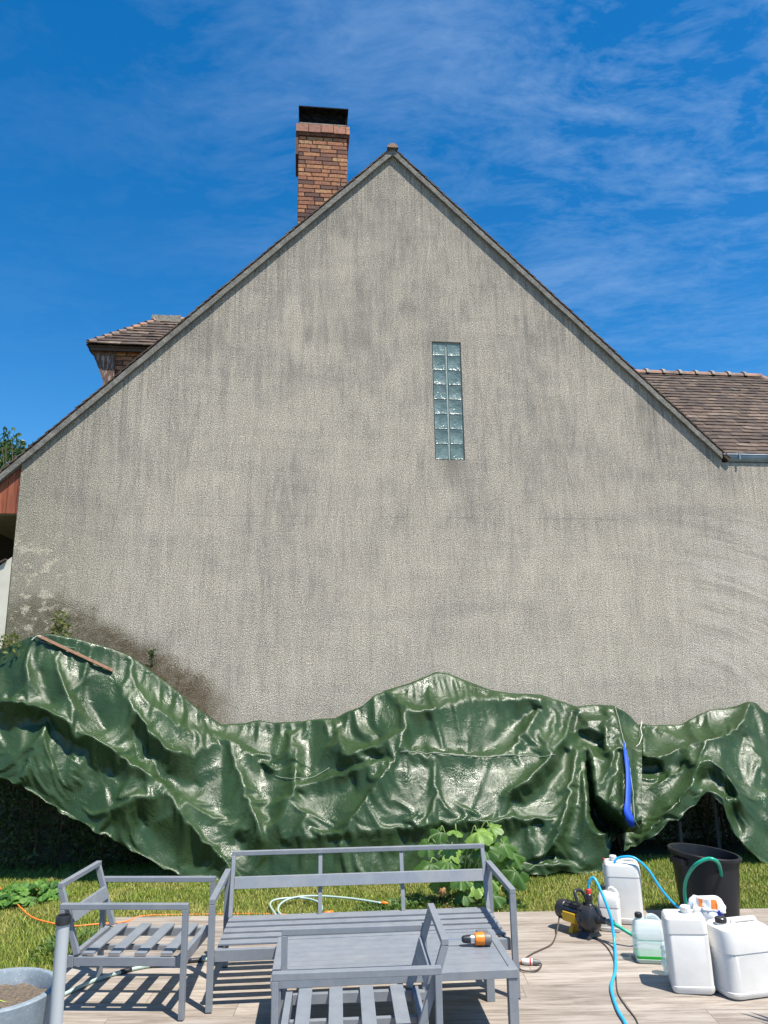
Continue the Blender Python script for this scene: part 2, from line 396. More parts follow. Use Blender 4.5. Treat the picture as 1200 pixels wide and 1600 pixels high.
def f_patio(g, p):
    o = g.obj(); x, y, z = g.sep(o)[:3]
    row = g.m('FLOOR', g.m('DIVIDE', y, .20))
    wn = g.n('ShaderNodeTexWhiteNoise', noise_dimensions='1D'); g.put(wn.inputs['W'], row)
    xs = g.m('ADD', g.m('DIVIDE', x, 1.2), wn.outputs['Value'])
    colm = g.m('FLOOR', xs)
    wn2 = g.n('ShaderNodeTexWhiteNoise', noise_dimensions='2D'); g.put(wn2.inputs['Vector'], g.comb(row, colm, 0))
    v = wn2.outputs['Value']
    ov = g.comb(g.m('ADD', x, g.m('MULTIPLY', v, 37)), g.m('ADD', y, g.m('MULTIPLY', v, 11)), 0)
    a = g.noise(g.map(ov, (1.1, 13, 1)), 2.0, 7, .68, .5)
    b = g.noise(g.map(ov, (.7, 4, 1)), 1.6, 4, .6, .6)
    f = g.noise(g.map(ov, (4, 60, 1)), 2.4, 4, .7)
    s = g.m('ADD', g.m('ADD', g.m('MULTIPLY', a, .55), g.m('MULTIPLY', b, .32)), g.m('MULTIPLY', f, .17))
    c = g.ramp(s, [(.38, (.150, .122, .100)), (.45, (.250, .210, .175)), (.54, (.360, .312, .268)), (.66, (.450, .405, .360))])
    tint = g.mr(v, 0, 1, .78, .98)
    c = g.mix(1., c, g.comb(tint, tint, tint), 'MULTIPLY')
    fy = g.m('FRACT', g.m('DIVIDE', y, .20)); fx = g.m('FRACT', xs)
    ed = g.m('MAXIMUM', g.m('LESS_THAN', fy, .026), g.m('LESS_THAN', fx, .0045))
    c = g.mix(g.m('MULTIPLY', ed, .85), c, (.15, .125, .10))
    # dirt and dust
    c = g.mix(g.mr(g.noise(o, 1.3, 6, .68), .52, .75, 0, .45), c, (.22, .175, .13))
    g.put(p.inputs['Base Color'], c)
    g.put(p.inputs['Roughness'], g.mr(a, .3, .7, .52, .72))
    g.put(p.inputs['Normal'], g.bump(g.m('SUBTRACT', a, ed), .30, .004))
m_patio = mat('wood_look_tiles', f_patio)
def f_lawn(g, p):
    n = g.noise(g.obj(), 9, 5, .7); g.put(p.inputs['Base Color'], g.ramp(n, [(.3, (.035, .045, .012)), (.7, (.11, .10, .035))]))
m_lawn = mat('turf_soil', f_lawn, rough=.95)
def f_grass(g, p):
    r = g.attr('rnd'); o = g.obj(); n = g.noise(o, 1.6, 4, .65)
    a = g.ramp(r, [(0, (.10, .165, .016)), (.5, (.19, .265, .026)), (.85, (.30, .34, .05)), (1, (.48, .42, .15))])
    b = g.ramp(r, [(0, (.17, .21, .028)), (.5, (.31, .33, .06)), (1, (.52, .44, .16))])
    g.put(p.inputs['Base Color'], g.mix(g.mr(n, .46, .62), a, b))
m_grass = mat('grass_blades', f_grass, rough=.6)
def leafmat(name, cols, rough=.5):
    def f(g, p):
        r = g.attr('rnd'); k = len(cols)-1
        c = g.ramp(r, [(i/k, q) for i, q in enumerate(cols)]); n = g.noise(g.obj(), 30, 3)
        g.put(p.inputs['Base Color'], g.mix(g.mr(n, .4, .7, 0, .35), c, tuple(x*.6 for x in cols[0])))
        tr = g.n('ShaderNodeBsdfTranslucent'); g.put(tr.inputs[0], g.mix(.5, c, tuple(min(1, x*1.6) for x in cols[-1])))
        mx = g.n('ShaderNodeMixShader'); mx.inputs[0].default_value = .28
        out = [q for q in g.nt.nodes if q.type == 'OUTPUT_MATERIAL'][0]
        g.nt.links.new(p.outputs[0], mx.inputs[1]); g.nt.links.new(tr.outputs[0], mx.inputs[2]); g.nt.links.new(mx.outputs[0], out.inputs[0])
    return mat(name, f, rough=rough)
m_hedge = leafmat('hedge_leaves', [(.022, .045, .012), (.05, .09, .02), (.10, .15, .035)])
m_tree = leafmat('tree_leaves', [(.020, .050, .012), (.045, .095, .02), (.09, .16, .03)])
m_sprig = leafmat('sprig_leaves', [(.05, .09, .015), (.12, .16, .03), (.24, .24, .05)])
m_pale = leafmat('young_leaves', [(.07, .10, .04), (.14, .17, .08), (.20, .20, .12)])
m_squash = leafmat('big_soft_leaves', [(.040, .105, .016), (.10, .21, .030), (.22, .36, .07)], .5)
m_lush = leafmat('lush_leaves', [(.03, .10, .012), (.07, .19, .02), (.14, .28, .04)], .6)
m_weed = leafmat('weed_leaves', [(.045, .10, .02), (.09, .17, .03), (.17, .25, .06)])
m_dry = mat('dry_leaf', color=(.30, .17, .07), rough=.8)
m_stem = mat('green_stem', color=(.16, .24, .06), rough=.5)
m_bark = mat('bark', color=(.09, .065, .045), rough=.9)
m_soilm = mat('potting_soil', lambda g, p: g.put(p.inputs['Base Color'], g.ramp(g.noise(g.obj(), 60, 5, .8), [(.35, (.05, .038, .027)), (.6, (.16, .125, .09)), (.75, (.27, .22, .17))])), rough=.95)

def f_plw(g, p):
    o = g.obj(); n = g.noise(o, 5, 4, .6); n2 = g.noise(o, 24, 5, .75)
    c = g.ramp(n, [(.3, (.62, .61, .59)), (.7, (.71, .70, .67))])
    c = g.mix(g.mr(n2, .64, .74, 0, .35), c, (.45, .42, .36)); g.put(p.inputs['Base Color'], c)
    g.put(p.inputs['Normal'], g.bump(g.noise(o, 12, 3), .12, .01))
    p.inputs['Subsurface Weight'].default_value = .06; p.inputs['Subsurface Radius'].default_value = (.01, .01, .01)
m_plw = mat('white_plastic', f_plw, rough=.38)
def f_clearpl(g, p):
    g.put(p.inputs['Base Color'], (.74, .80, .84))
    tr = g.n('ShaderNodeBsdfTransparent'); tr.inputs[0].default_value = (.82, .93, .95, 1)
    mx = g.n('ShaderNodeMixShader'); mx.inputs[0].default_value = .48
    out = [q for q in g.nt.nodes if q.type == 'OUTPUT_MATERIAL'][0]
    g.nt.links.new(p.outputs[0], mx.inputs[1]); g.nt.links.new(tr.outputs[0], mx.inputs[2]); g.nt.links.new(mx.outputs[0], out.inputs[0])
m_clear = mat('translucent_plastic', f_clearpl, rough=.25)
m_liquid = mat('green_liquid', color=(.0, .34, .02), rough=.3)
m_blk = mat('black_plastic', lambda g, p: (g.put(p.inputs['Base Color'], g.ramp(g.noise(g.obj(), 9, 4), [(.3, (.014, .015, .018)), (.7, (.028, .029, .033))]))), rough=.35)
def f_bin(g, p):
    o = g.obj(); n = g.noise(g.map(o, (6, 6, 1)), 2, 5, .6)
    g.put(p.inputs['Base Color'], g.ramp(n, [(.3, (.007, .0075, .010)), (.7, (.014, .015, .019))]))
    g.put(p.inputs['Normal'], g.bump(n, .15, .01))
m_bin = mat('bin_plastic', f_bin, rough=.45)
m_bin.node_tree.nodes['Principled BSDF'].inputs['Specular IOR Level'].default_value = .3
m_yel = mat('yellow_plastic', color=(.60, .36, .015), rough=.45)
m_org = mat('orange_plastic', color=(.70, .19, .015), rough=.4)
m_red = mat('red_plastic', color=(.55, .04, .03), rough=.45)
m_gry = mat('grey_plastic', color=(.13, .13, .135), rough=.5)
m_steel = mat('steel', color=(.55, .55, .56), rough=.3, metal=.9)
m_hblue = mat('blue_hose_rubber', color=(.012, .36, .66), rough=.32)
m_hgreen = mat('green_hose_rubber', color=(.006, .30, .20), rough=.32)
m_hpale = mat('pale_hose_rubber', color=(.36, .46, .42), rough=.4)
m_cable = mat('grey_brown_cable', color=(.075, .055, .045), rough=.5)
m_ocord = mat('orange_cord', color=(.88, .20, .03), rough=.5)
def f_pot(g, p):
    o = g.obj(); n = g.noise(o, 7, 6, .7); n2 = g.noise(o, 45, 4, .8)
    c = g.ramp(n, [(.3, (.15, .185, .215)), (.5, (.20, .245, .28)), (.7, (.29, .335, .37))])
    c = g.mix(g.mr(n2, .58, .70, 0, .7), c, (.50, .54, .56)); g.put(p.inputs['Base Color'], c)
    g.put(p.inputs['Normal'], g.bump(n2, .4, .004))
m_pot = mat('fibre_cement', f_pot, rough=.75)
m_tubeg = mat('light_grey_paint', color=(.37, .40, .42), rough=.4)
def f_plank(g, p):
    n = g.noise(g.map(g.obj(), (2, 30, 30)), 2, 5, .6); g.put(p.inputs['Base Color'], g.ramp(n, [(.3, (.11, .052, .028)), (.7, (.24, .13, .08))]))
m_plank = mat('weathered_batten', f_plank, rough=.8)
m_bagw = mat('white_film', color=(.78, .78, .80), rough=.35)
m_bagb = mat('blue_print', color=(.015, .04, .42), rough=.35)
m_bago = mat('orange_print', color=(.75, .20, .03), rough=.35)
m_film = mat('clear_film', lambda g, p: f_clearpl(g, p), rough=.15)
m_drys = mat('dark_stakes', color=(.10, .10, .10), rough=.7)

# ------------------------------------------------------------------ ground, lawn, patio
kind(M().add([(-400, -400, -.03), (400, -400, -.03), (400, 600, -.03), (-400, 600, -.03)], [(0, 1, 2, 3)]).obj('lawn', m_lawn), 'structure')
PX0, PY1 = -2.36, 6.93
o = M().box(PX0, 7.5, -4, PY1, -.10, 0.0).obj('patio', m_patio, bevel=.004, seg=1); kind(o, 'structure')

def grass():
    V = []; Fc = []; R = []
    def patch(x0, x1, y0, y1, dens, hgt):
        n = int((x1-x0)*(y1-y0)*dens)
        x = np.random.uniform(x0, x1, n); y = np.random.uniform(y0, y1, n)
        k = ~((x > PX0-.01) & (y < PY1+.005)); x = x[k]; y = y[k]; n = len(x)
        pn = np.array([noise.noise(Vector((a*1.1, b*1.1, 0))) for a, b in zip(x[::8], y[::8])]); pn = np.repeat(pn, 8)[:n]
        h = hgt*np.random.uniform(.5, 1.3, n)*(1+.35*pn); a = np.random.uniform(0, 6.283, n); w = np.random.uniform(.0013, .0032, n)
        lx, ly = np.cos(a), np.sin(a); ln = np.random.uniform(.1, .9, n)*h; b = np.random.uniform(0, 6.283, n)
        z0 = np.full(n, -.03)
        p0 = np.stack([x-lx*w, y-ly*w, z0], 1); p1 = np.stack([x+lx*w, y+ly*w, z0], 1)
        m1 = np.stack([x+lx*w*.8+np.cos(b)*ln*.35, y+ly*w*.8+np.sin(b)*ln*.35, z0+h*.6], 1)
        m0 = np.stack([x-lx*w*.8+np.cos(b)*ln*.35, y-ly*w*.8+np.sin(b)*ln*.35, z0+h*.6], 1)
        t = np.stack([x+np.cos(b)*ln, y+np.sin(b)*ln, z0+h], 1)
        base = sum(len(q) for q in V); V.append(np.stack([p0, p1, m1, m0, t], 1).reshape(-1, 3))
        i = base + np.arange(n)*5; Fc.append((i,)); R.append(np.random.rand(n))
    patch(-5.2, 5.6, 6.9, 8.9, 9500, .034)
    patch(-3.6, -2.3, 4.2, 6.95, 9500, .040)
    vv = np.concatenate(V); ii = np.concatenate([f[0] for f in Fc]); rr = np.concatenate(R)
    n = len(ii); me = bpy.data.meshes.new('grass')
    me.vertices.add(len(vv)); me.vertices.foreach_set('co', vv.ravel())
    loops = np.stack([ii, ii+1, ii+2, ii+3, ii+3, ii+2, ii+4], 1).ravel()
    me.loops.add(n*7); me.loops.foreach_set('vertex_index', loops)
    st = (np.arange(n)*7)[:, None] + np.array([0, 4]); me.polygons.add(n*2); me.polygons.foreach_set('loop_start', st.ravel())
    me.update(calc_edges=True); me.validate()
    a = me.attributes.new('rnd', 'FLOAT', 'FACE'); a.data.foreach_set('value', np.repeat(rr, 2))
    me.materials.append(m_grass); o = bpy.data.objects.new('grass', me); COL.objects.link(o)
    kind(o, 'stuff'); tag(o, 'short sunburnt green and straw coloured lawn grass around the patio', 'grass')
grass()

# ------------------------------------------------------------------ house
house = empty('house', (0, 9.4, 0), AH)
tag(house, 'large house gable wall in weathered grey beige roughcast with tiled roof and brick chimney', 'house')
AX, AZ = 0.19, 9.38         # apex
def zl(x): return AZ + (x-AX)*1.004
def zr(x): return AZ - (x-AX)*0.99
WX0, WX1, WXR = -4.55, 4.757, 11.0
wx0, wx1, wz0, wz1 = 0.693, 1.103, 4.79, 6.492
def gable():
    m = M(); T = .30
    def col(x0, x1, z0, z0b, z1, z1b, **k):
        m.hexa([(x0, 0, z0), (x1, 0, z0b), (x1, T, z0b), (x0, T, z0), (x0, 0, z1), (x1, 0, z1b), (x1, T, z1b), (x0, T, z1)], .5)
    col(WX0, AX, -.1, -.1, zl(WX0), AZ); col(AX, wx0, -.1, -.1, AZ, zr(wx0))
    col(wx0, wx1, -.1, -.1, wz0, wz0); col(wx0, wx1, wz1, wz1, zr(wx0), zr(wx1))
    col(wx1, WX1, -.1, -.1, zr(wx1), zr(WX1)); col(WX1, WXR, -.1, -.1, zr(WX1)-.03, zr(WX1)-.03)
    # merge the inner seams so that the face is continuous
    o = m.obj('wall', m_wall, house)
    bm = bmesh.new(); bm.from_mesh(o.data); bmesh.ops.remove_doubles(bm, verts=bm.verts, dist=.0005)
    seen = {}
    for f in bm.faces:
        seen.setdefault(tuple(sorted(v.index for v in f.verts)), []).append(f)
    dead = [f for l in seen.values() if len(l) > 1 for f in l]
    bmesh.ops.delete(bm, geom=dead, context='FACES'); bm.to_mesh(o.data); bm.free()
    # the other walls of the house, behind the gable
    b = M(); b.box(WX0, WX0+.3, T, 9, -.1, 4.0).box(WXR-.3, WXR, T, 9, -.1, 4.8).box(WX0, WXR, 9, 9.3, -.1, 4.0)
    b.obj('rear_wall', m_cream, house)
gable()
# glass block window
wd = M(); jt = M()
for i in range(2):
    for j in range(8):
        w = (wx1-wx0)/2; h = (wz1-wz0)/8; x = wx0+i*w; z = wz0+j*h; k = .0045
        a, b_, c, d = x+k, x+w-k, z+k, z+h-k; y0 = .028; y1 = .012; e = .011
        r = random.random()
        P = [(a, y0, c), (b_, y0, c), (b_, y0, d), (a, y0, d), (a+e, y1, c+e), (b_-e, y1, c+e), (b_-e, y1, d-e), (a+e, y1, d-e),
             (a+2.1*e, y1+.004, c+2.0*e), (b_-2.1*e, y1+.004, c+2.0*e), (b_-2.1*e, y1+.004, d-2.0*e), (a+2.1*e, y1+.004, d-2.0*e)]
        wd.add(P, [(0, 1, 5, 4), (1, 2, 6, 5), (2, 3, 7, 6), (3, 0, 4, 7), (4, 5, 9, 8), (5, 6, 10, 9), (6, 7, 11, 10), (7, 4, 8, 11), (8, 9, 10, 11)], r)
win = empty('window'); win.parent = house
win.location = (0, 0, 0)
wd.obj('glass_blocks', m_glass, win, smooth=25)
jt.box(wx0+.001, wx1-.001, .024, .10, wz0+.001, wz1-.001).obj('joints', m_joint, win)

# verge (concrete band proud of the wall) and soffit
def verge(sgn, x0, name):
    m = M(); f = zl if sgn < 0 else zr; n = 26; xs = np.linspace(AX, x0, n+1)
    t0, t1 = -.005, .088
    for i in range(n):
        a, b = xs[i], xs[i+1]; ja, jb = 0.004*math.sin(i*2.3), 0.004*math.sin((i+1)*2.3)
        xa, xb = (b, a) if sgn < 0 else (a, b); ja, jb = (jb, ja) if sgn < 0 else (ja, jb)
        m.hexa([(xa, -.052, f(xa)+t0+ja), (xb, -.052, f(xb)+t0+jb), (xb, .30, f(xb)+t0+jb), (xa, .30, f(xa)+t0+ja),
                (xa, -.052, f(xa)+t1+ja), (xb, -.052, f(xb)+t1+jb), (xb, .30, f(xb)+t1+jb), (xa, .30, f(xa)+t1+ja)], .5)
    return m.obj(name, m_conc, house)
verge(-1, -6.3, 'verge'); verge(1, 4.74, 'verge')

def tiles(m, org, ux, us, length, rows, ex=.12, tw=.17, th=.013, clip=None, jit=.5, long_after=None):
    org, ux, us = Vector(org), Vector(ux).normalized(), Vector(us).normalized(); nn = ux.cross(us).normalized()
    for j in range(rows):
        b = j*ex; a = -(j % 2)*tw/2; k = 0
        rowj = random.uniform(-.25, .25)
        while a < length:
            w = tw; 
            if long_after is not None and a >= long_after: w = length-a
            a0, a1 = max(a, 0)+.001, min(a+w, length)-.001
            if a1-a0 > .01 and (clip is None or clip((a0+a1)/2, b+ex/2)):
                e = random.uniform(-.006, .006); lz = th*(1.35+random.uniform(-jit, jit)*.6); q = random.uniform(-.003, .003)
                c = []
                for zz in (0, th):
                    for (aa, bb, up) in ((a0, b+e, lz+q), (a1, b+e, lz-q), (a1, b+ex*1.25, .002), (a0, b+ex*1.25, .002)):
                        c.append(org + ux*aa + us*bb + nn*(up+zz))
                r = min(1, max(0, random.random()*.75 + .12 + rowj*.5))
                m.hexa(c, r)
            a += w; k += 1
    return m

S2 = math.sqrt(.5)
# main roof, two slopes (tiles laid on a deck)
rf = M()
def slab(m, pts, t):
    pts = [Vector(p) for p in pts]; n = (pts[1]-pts[0]).cross(pts[3]-pts[0]).normalized()
    m.hexa([p-n*t for p in pts]+pts, .3)
slab(rf, [(-6.3, 8.9, zl(-6.3)+.095), (-6.3, -.05, zl(-6.3)+.095), (AX, -.05, AZ+.095), (AX, 8.9, AZ+.095)], .03)
slab(rf, [(4.85, -.05, zr(4.85)+.095), (4.85, 8.9, zr(4.85)+.095), (AX, 8.9, AZ+.095), (AX, -.05, AZ+.095)], .03)
tiles(rf, (-6.3, 8.9, zl(-6.3)+.10), (0, -1, 0), (1, 0, 1.004), 8.96, 76, long_after=None, tw=.30, ex=.12)
tiles(rf, (4.85, -.06, zr(4.85)+.10), (0, 1, 0), (-1, 0, .99), 8.96, 54, tw=.30, ex=.12)
roof = rf.obj('roof', m_tile, house)
# ridge of the main roof
rt = M()
def halfround(m, p0, p1, r, n=8, rr=None):
    p0, p1 = Vector(p0), Vector(p1); d = (p1-p0).normalized(); s = Vector((0, 0, 1)).cross(d).normalized(); u = d.cross(s)
    vs = []
    for q in (p0, p1):
        for k in range(n+1):
            a = math.pi*k/n; vs.append(q + s*math.cos(a)*r + u*math.sin(a)*r*.9)
    m.add(vs, [(k, k+1, n+2+k, n+1+k) for k in range(n)] + [tuple(range(n, -1, -1)), tuple(range(n+1, 2*n+2))], rr)
for i in range(24): halfround(rt, (AX, -.09+i*.37, AZ+.085), (AX, -.09+i*.37+.365, AZ+.075), .080 + .004*(i % 2))
rt.obj('ridge_tile', m_ridge, roof, smooth=40)
mo = M(); mo.hexa([(AX-.13, -.045, AZ-.02), (AX+.13, -.045, AZ-.02), (AX+.13, .02, AZ-.02), (AX-.13, .02, AZ-.02), (AX-.045, -.045, AZ+.125), (AX+.045, -.045, AZ+.125), (AX+.045, .02, AZ+.125), (AX-.045, .02, AZ+.125)]); mo.obj('ridge_mortar', m_mortar, roof)

# right-hand wing: eave on the wall plane, ridge parallel to the wall
EZ = 4.93; WD = 2.12
wr = M()
x0w, x1w = 2.4, 9.0; rend = 6.95
slab(wr, [(4.82, .03, EZ+.03), (x1w+.0, .03, EZ+.03), (rend, WD, EZ+WD), (2.7, WD, EZ+WD)], .03)
slab(wr, [(x1w, 2*WD+.09, EZ-.09), (x0w, 2*WD+.09, EZ-.09), (x0w, WD, EZ+WD), (rend, WD, EZ+WD)], .03)
wr.add([(x1w, .03, EZ-.0), (x1w, 2*WD+.09, EZ-.09), (rend, WD, EZ+WD)], [(0, 1, 2)], .4)
L = math.hypot(WD, WD)
rows = 26; ex = (L-.03)/rows
hipx = lambda b: x1w - (x1w-rend)*b/L
tiles(wr, (x0w, .0, EZ+.012), (1, 0, 0), (0, 1, 1), x1w-x0w, rows, ex=ex, tw=.16, th=.014,
      clip=lambda a, b: a+x0w < hipx(b)-.02 and not (a+x0w < 4.80-b*S2))
wing = wr.obj('wing_roof', m_tile, house)
rt = M(); cl_ = M(); rz = EZ+WD-.02
for i in range(16):
    xx = rend-.30*(i+1)
    halfround(rt, (xx, WD, rz), (xx+.295, WD, rz), .095)
    halfround(cl_, (xx-.03, WD, rz), (xx+.02, WD, rz), .122)
halfround(rt, (rend-.02, WD, rz), (rend+.02, WD, rz), .1)
nh = 9
for i in range(nh):          # hip tiles
    a, b = Vector((rend, WD, rz)), Vector((x1w, -.1, EZ-.1)); p = a.lerp(b, i/nh); q = a.lerp(b, (i+.97)/nh); halfround(rt, p, q, .085)
rt.obj('ridge_tile', m_ridge, wing, smooth=40); each(cl_, 'mortar_collar', m_mortar, wing, smooth=40)
# gutter
gt = M()
def gutter(m, xa, xb, yc, zc, r, n=10):
    vs = []
    for i, x in enumerate((xa, xb)):
        for s in (1, .9):
            for k in range(n+1):
                a = math.pi + math.pi*k/n; sh = (0 if i else .10*(-math.sin(a))); vs.append((x+sh, yc+math.cos(a)*r*s, zc+math.sin(a)*r*s*1.35))
    q = n+1; fs = []
    for k in range(n):
        fs += [(k, k+1, 2*q+k+1, 2*q+k), (q+k, 3*q+k, 3*q+k+1, q+k+1)]
    fs += [(0, 2*q, 3*q, q), (n, q+n, 3*q+n, 2*q+n)]
    fs.append(tuple(range(0, q)))
    m.add(vs, fs, .5)
gutter(gt, 4.74, 9.1, .030, EZ+.005, .075); gt.tube([(4.76, -.048, EZ+.005), (9.1, -.048, EZ+.005)], .011, 8)
gu = gt.obj('gutter', m_zinc, house, smooth=40)
br = M()
for x in (4.98, 5.9, 6.8): br.box(x, x+.022, -.062, .10, EZ+.012, EZ+.022).box(x, x+.022, -.064, -.052, EZ-.07, EZ+.02)
each(br, 'bracket', m_zinc, gu, per=2)
fa = M(); fa.box(4.80, 9.0, .11, .14, EZ-.10, EZ+.04).obj('fascia', m_zinc, house)

# chimney
def bricks(m, x0, x1, z0, z1, place, bl=.215, bh=.073, seed=0, joint=.015):
    rnd = random.Random(seed); j = 0; z = z0
    while z < z1-.01:
        zt = min(z+bh, z1); x = x0 - (0 if j % 2 else bl/2) - rnd.random()*.06
        while x < x1:
            xe = x + bl*rnd.choice((1.25, 1.25, 1.1, .7, 1.25)); a, b = max(x, x0)+joint/2, min(xe, x1)-joint/2
            if b-a > .02: 
                d = rnd.uniform(-.003, .003); m.hexa([place(px, py+d*(1 if py > 0 else 0), pz) for pz in (z+joint*.5, zt-joint*.5) for (px, py) in ((a, .012), (b, .012), (b, -.02), (a, -.02))], rnd.random())
            x = xe
        z = zt; j += 1
chim = empty('chimney'); chim.parent = house
CX0, CX1, CY0, CY1 = -1.18, -.405, 1.0, 1.55
M().box(CX0+.012, CX1-.012, CY0+.012, CY1-.012, 7.3, 10.50).obj('flue_core', m_brickmortar, chim)
cb = M()
bricks(cb, CX0, CX1, 7.6, 10.44, lambda x, o, z: (x, CY0+.012-o, z), seed=3)
bricks(cb, CY0, CY1, 7.6, 10.44, lambda x, o, z: (CX0+.012-o, x, z), seed=4)
bricks(cb, CY0, CY1, 7.6, 10.44, lambda x, o, z: (CX1-.012+o, x, z), seed=5)
bricks(cb, CX0, CX1, 7.6, 10.44, lambda x, o, z: (x, CY1-.012+o, z), seed=6)
cb.obj('brickwork', m_brick, chim)
cr_ = M()
xx = CX0-.045
while xx < CX1+.04:
    e = min(xx+.20, CX1+.045); dz = random.uniform(-.006, .006)
    cr_.hexa([(xx+.004, CY0-.045, 10.50+dz), (e-.004, CY0-.045, 10.50+dz), (e-.004, CY1+.045, 10.50+dz), (xx+.004, CY1+.045, 10.50+dz),
              (xx+.004, CY0-.0, 10.675+dz), (e-.004, CY0-.0, 10.675+dz), (e-.004, CY1, 10.675+dz), (xx+.004, CY1, 10.675+dz)], random.uniform(.22, .6)); xx = e
cr_.box(CX0-.02, CX1+.02, CY0-.02, CY1+.02, 10.45, 10.505, .2)
cr_.box(CX0-.045, CX0-.004, CY0-.01, CY1, 10.10, 10.50, .1)
cr_.obj('crown', m_brick, chim)
M().box(CX0+.01, CX1-.01, CY0, CY1, 10.677, 10.695).obj('crown_slab', m_mortar, chim)
cp_ = M(); cp_.box(CX0-.005, CX1+.02, CY0-.06, CY1+.06, 10.935, 10.955)
for sx_ in (CX0+.005, CX1-.02):
    cp_.box(sx_, sx_+.012, CY0, CY1, 10.695, 10.935)
cp_.box(CX0+.01, CX1-.01, CY0+.07, CY0+.085, 10.695, 10.935).box(CX0+.01, CX1-.01, CY1-.085, CY1-.07, 10.695, 10.935)
cp_.obj('cap', m_soot, chim)

# dormer on the left slope
dor = empty('dormer'); dor.parent = house
DY0, DY1 = 1.2, 2.6; DE = 6.74
M().box(-3.86, -2.2, DY0+.012, DY1-.012, 4.9, DE).obj('cheek_core', m_brickmortar, dor)
db = M(); bricks(db, -3.83, -2.2, 5.3, DE-.02, lambda x, o, z: (x, DY0+.012-o, z), seed=9, bh=.075); db.obj('cheek_brickwork', m_brick, dor)
pp = M(); pp.box(-3.97, -3.82, DY0-.03, DY0+.13, 5.0, DE+.0)
pp.hexa([(-3.97, DY0-.03, 6.25), (-3.965, DY0-.03, 6.25), (-3.965, DY0+.1, 6.25), (-3.97, DY0+.1, 6.25), (-4.17, DY0-.03, DE), (-3.96, DY0-.03, DE), (-3.96, DY0+.1, DE), (-4.17, DY0+.1, DE)])
pp.box(-3.97, -3.82, DY1-.13, DY1+.03, 5.0, DE)
each(pp, 'post', m_post, dor, per=2)
dr = M(); e0 = -4.19; ya, yb, ym = DY0-.12, DY1+.12, (DY0+DY1)/2; hr = (yb-ya)/2; dz = DE+.01
slab(dr, [(e0, ya, dz), (-1.6, ya, dz), (-1.6, ym, dz+hr), (e0+hr, ym, dz+hr)], .03)
slab(dr, [(-1.6, yb, dz), (e0, yb, dz), (e0+hr, ym, dz+hr), (-1.6, ym, dz+hr)], .03)
dr.add([(e0, yb, dz), (e0, ya, dz), (e0+hr, ym, dz+hr)], [(0, 1, 2)], .4)
dr.box(e0+.03, -1.6, ya+.03, ya+.05, dz-.06, dz).box(e0+.02, e0+.04, ya+.03, yb-.03, dz-.06, dz)
rws = 10; exd = hr*math.sqrt(2)/rws
tiles(dr, (e0-.02, ya-.02, dz), (1, 0, 0), (0, 1, 1), 2.6, rws, ex=exd, tw=.16, th=.016, clip=lambda a, b: a > b*S2-.02)
tiles(dr, (e0-.02, yb, dz), (0, -1, 0), (1, 0, 1), yb-ya, rws, ex=exd, tw=.16, th=.016, clip=lambda a, b: b*S2 < a < (yb-ya)-b*S2)
dor_r = dr.obj('dormer_roof', m_tile, dor)
hp = M()
for k in range(rws):
    for (ys, yd) in ((ya, 1), (yb, -1)):
        t0, t1 = k/rws, (k+1.05)/rws
        p = Vector((e0+hr*t0, ys+yd*hr*t0, dz+hr*t0+.045)); q = Vector((e0+hr*t1, ys+yd*hr*t1, dz+hr*t1+.015)); halfround(hp, p, q, .05, 6)
for k in range(7): halfround(hp, (e0+hr-.05+k*.3, ym, dz+hr+.02), (e0+hr-.05+k*.3+.295, ym, dz+hr+.02), .07, 6)
hp.obj('hip_tile', m_ridge, dor, smooth=40)
hm = M()
for k in range(9): hm.hexa([(e0+hr-.10+k*.05+a_, ym+b_, dz+hr-.05+c_+random.uniform(0, .02)*(c_ > 0)) for c_ in (0, .115) for a_, b_ in ((0, -.09), (.052, -.09), (.052, .09), (0, .09))])
hm.obj('mortar_bed', m_mortar, dor)

# porch end at the left of the gable: boards and soffit
pb = M(); xb = -6.3
while xb < WX0-.02:
    e = min(xb+.115, WX0-.004)
    pb.hexa([(xb, .02, 4.0), (e-.006, .02, 4.0), (e-.006, .05, 4.0), (xb, .05, 4.0), (xb, .02, max(4.002, zl(xb)-.02)), (e-.006, .02, max(4.002, zl(e)-.02)), (e-.006, .05, max(4.002, zl(e)-.02)), (xb, .05, max(4.002, zl(xb)-.02))]); xb = e
pb.v = [v for v in pb.v]
pb.obj('gable_boards', m_redwood, house)
so = M()
for k in range(22): so.box(-6.3, WX0-.004, .05+k*.12, .162+k*.12, 3.985, 3.998)
so.obj('porch_soffit', m_soffit, house)

# garden wall beside the gable
gw = empty('garden_wall', (-4.57*cA - .02*-sA, 9.4-4.57*sA+.02, 0), AH)
tag(gw, 'low cream rendered garden wall with sloping red tile coping at left corner of house', 'wall')
wl = M(); wl.hexa([(-3, .0, -.1), (0, .0, -.1), (0, .24, -.1), (-3, .24, -.1), (-3, .0, 1.0), (0, .0, 3.46), (0, .24, 3.46), (-3, .24, 1.0)])
wl.obj('wall', m_cream, gw)
ct = M(); tiles(ct, (-3, .28, 1.0), (0, -1, 0), (3, 0, 2.46), .32, 30, ex=.126, tw=.16, th=.02); ct.obj('coping', m_tile, gw)

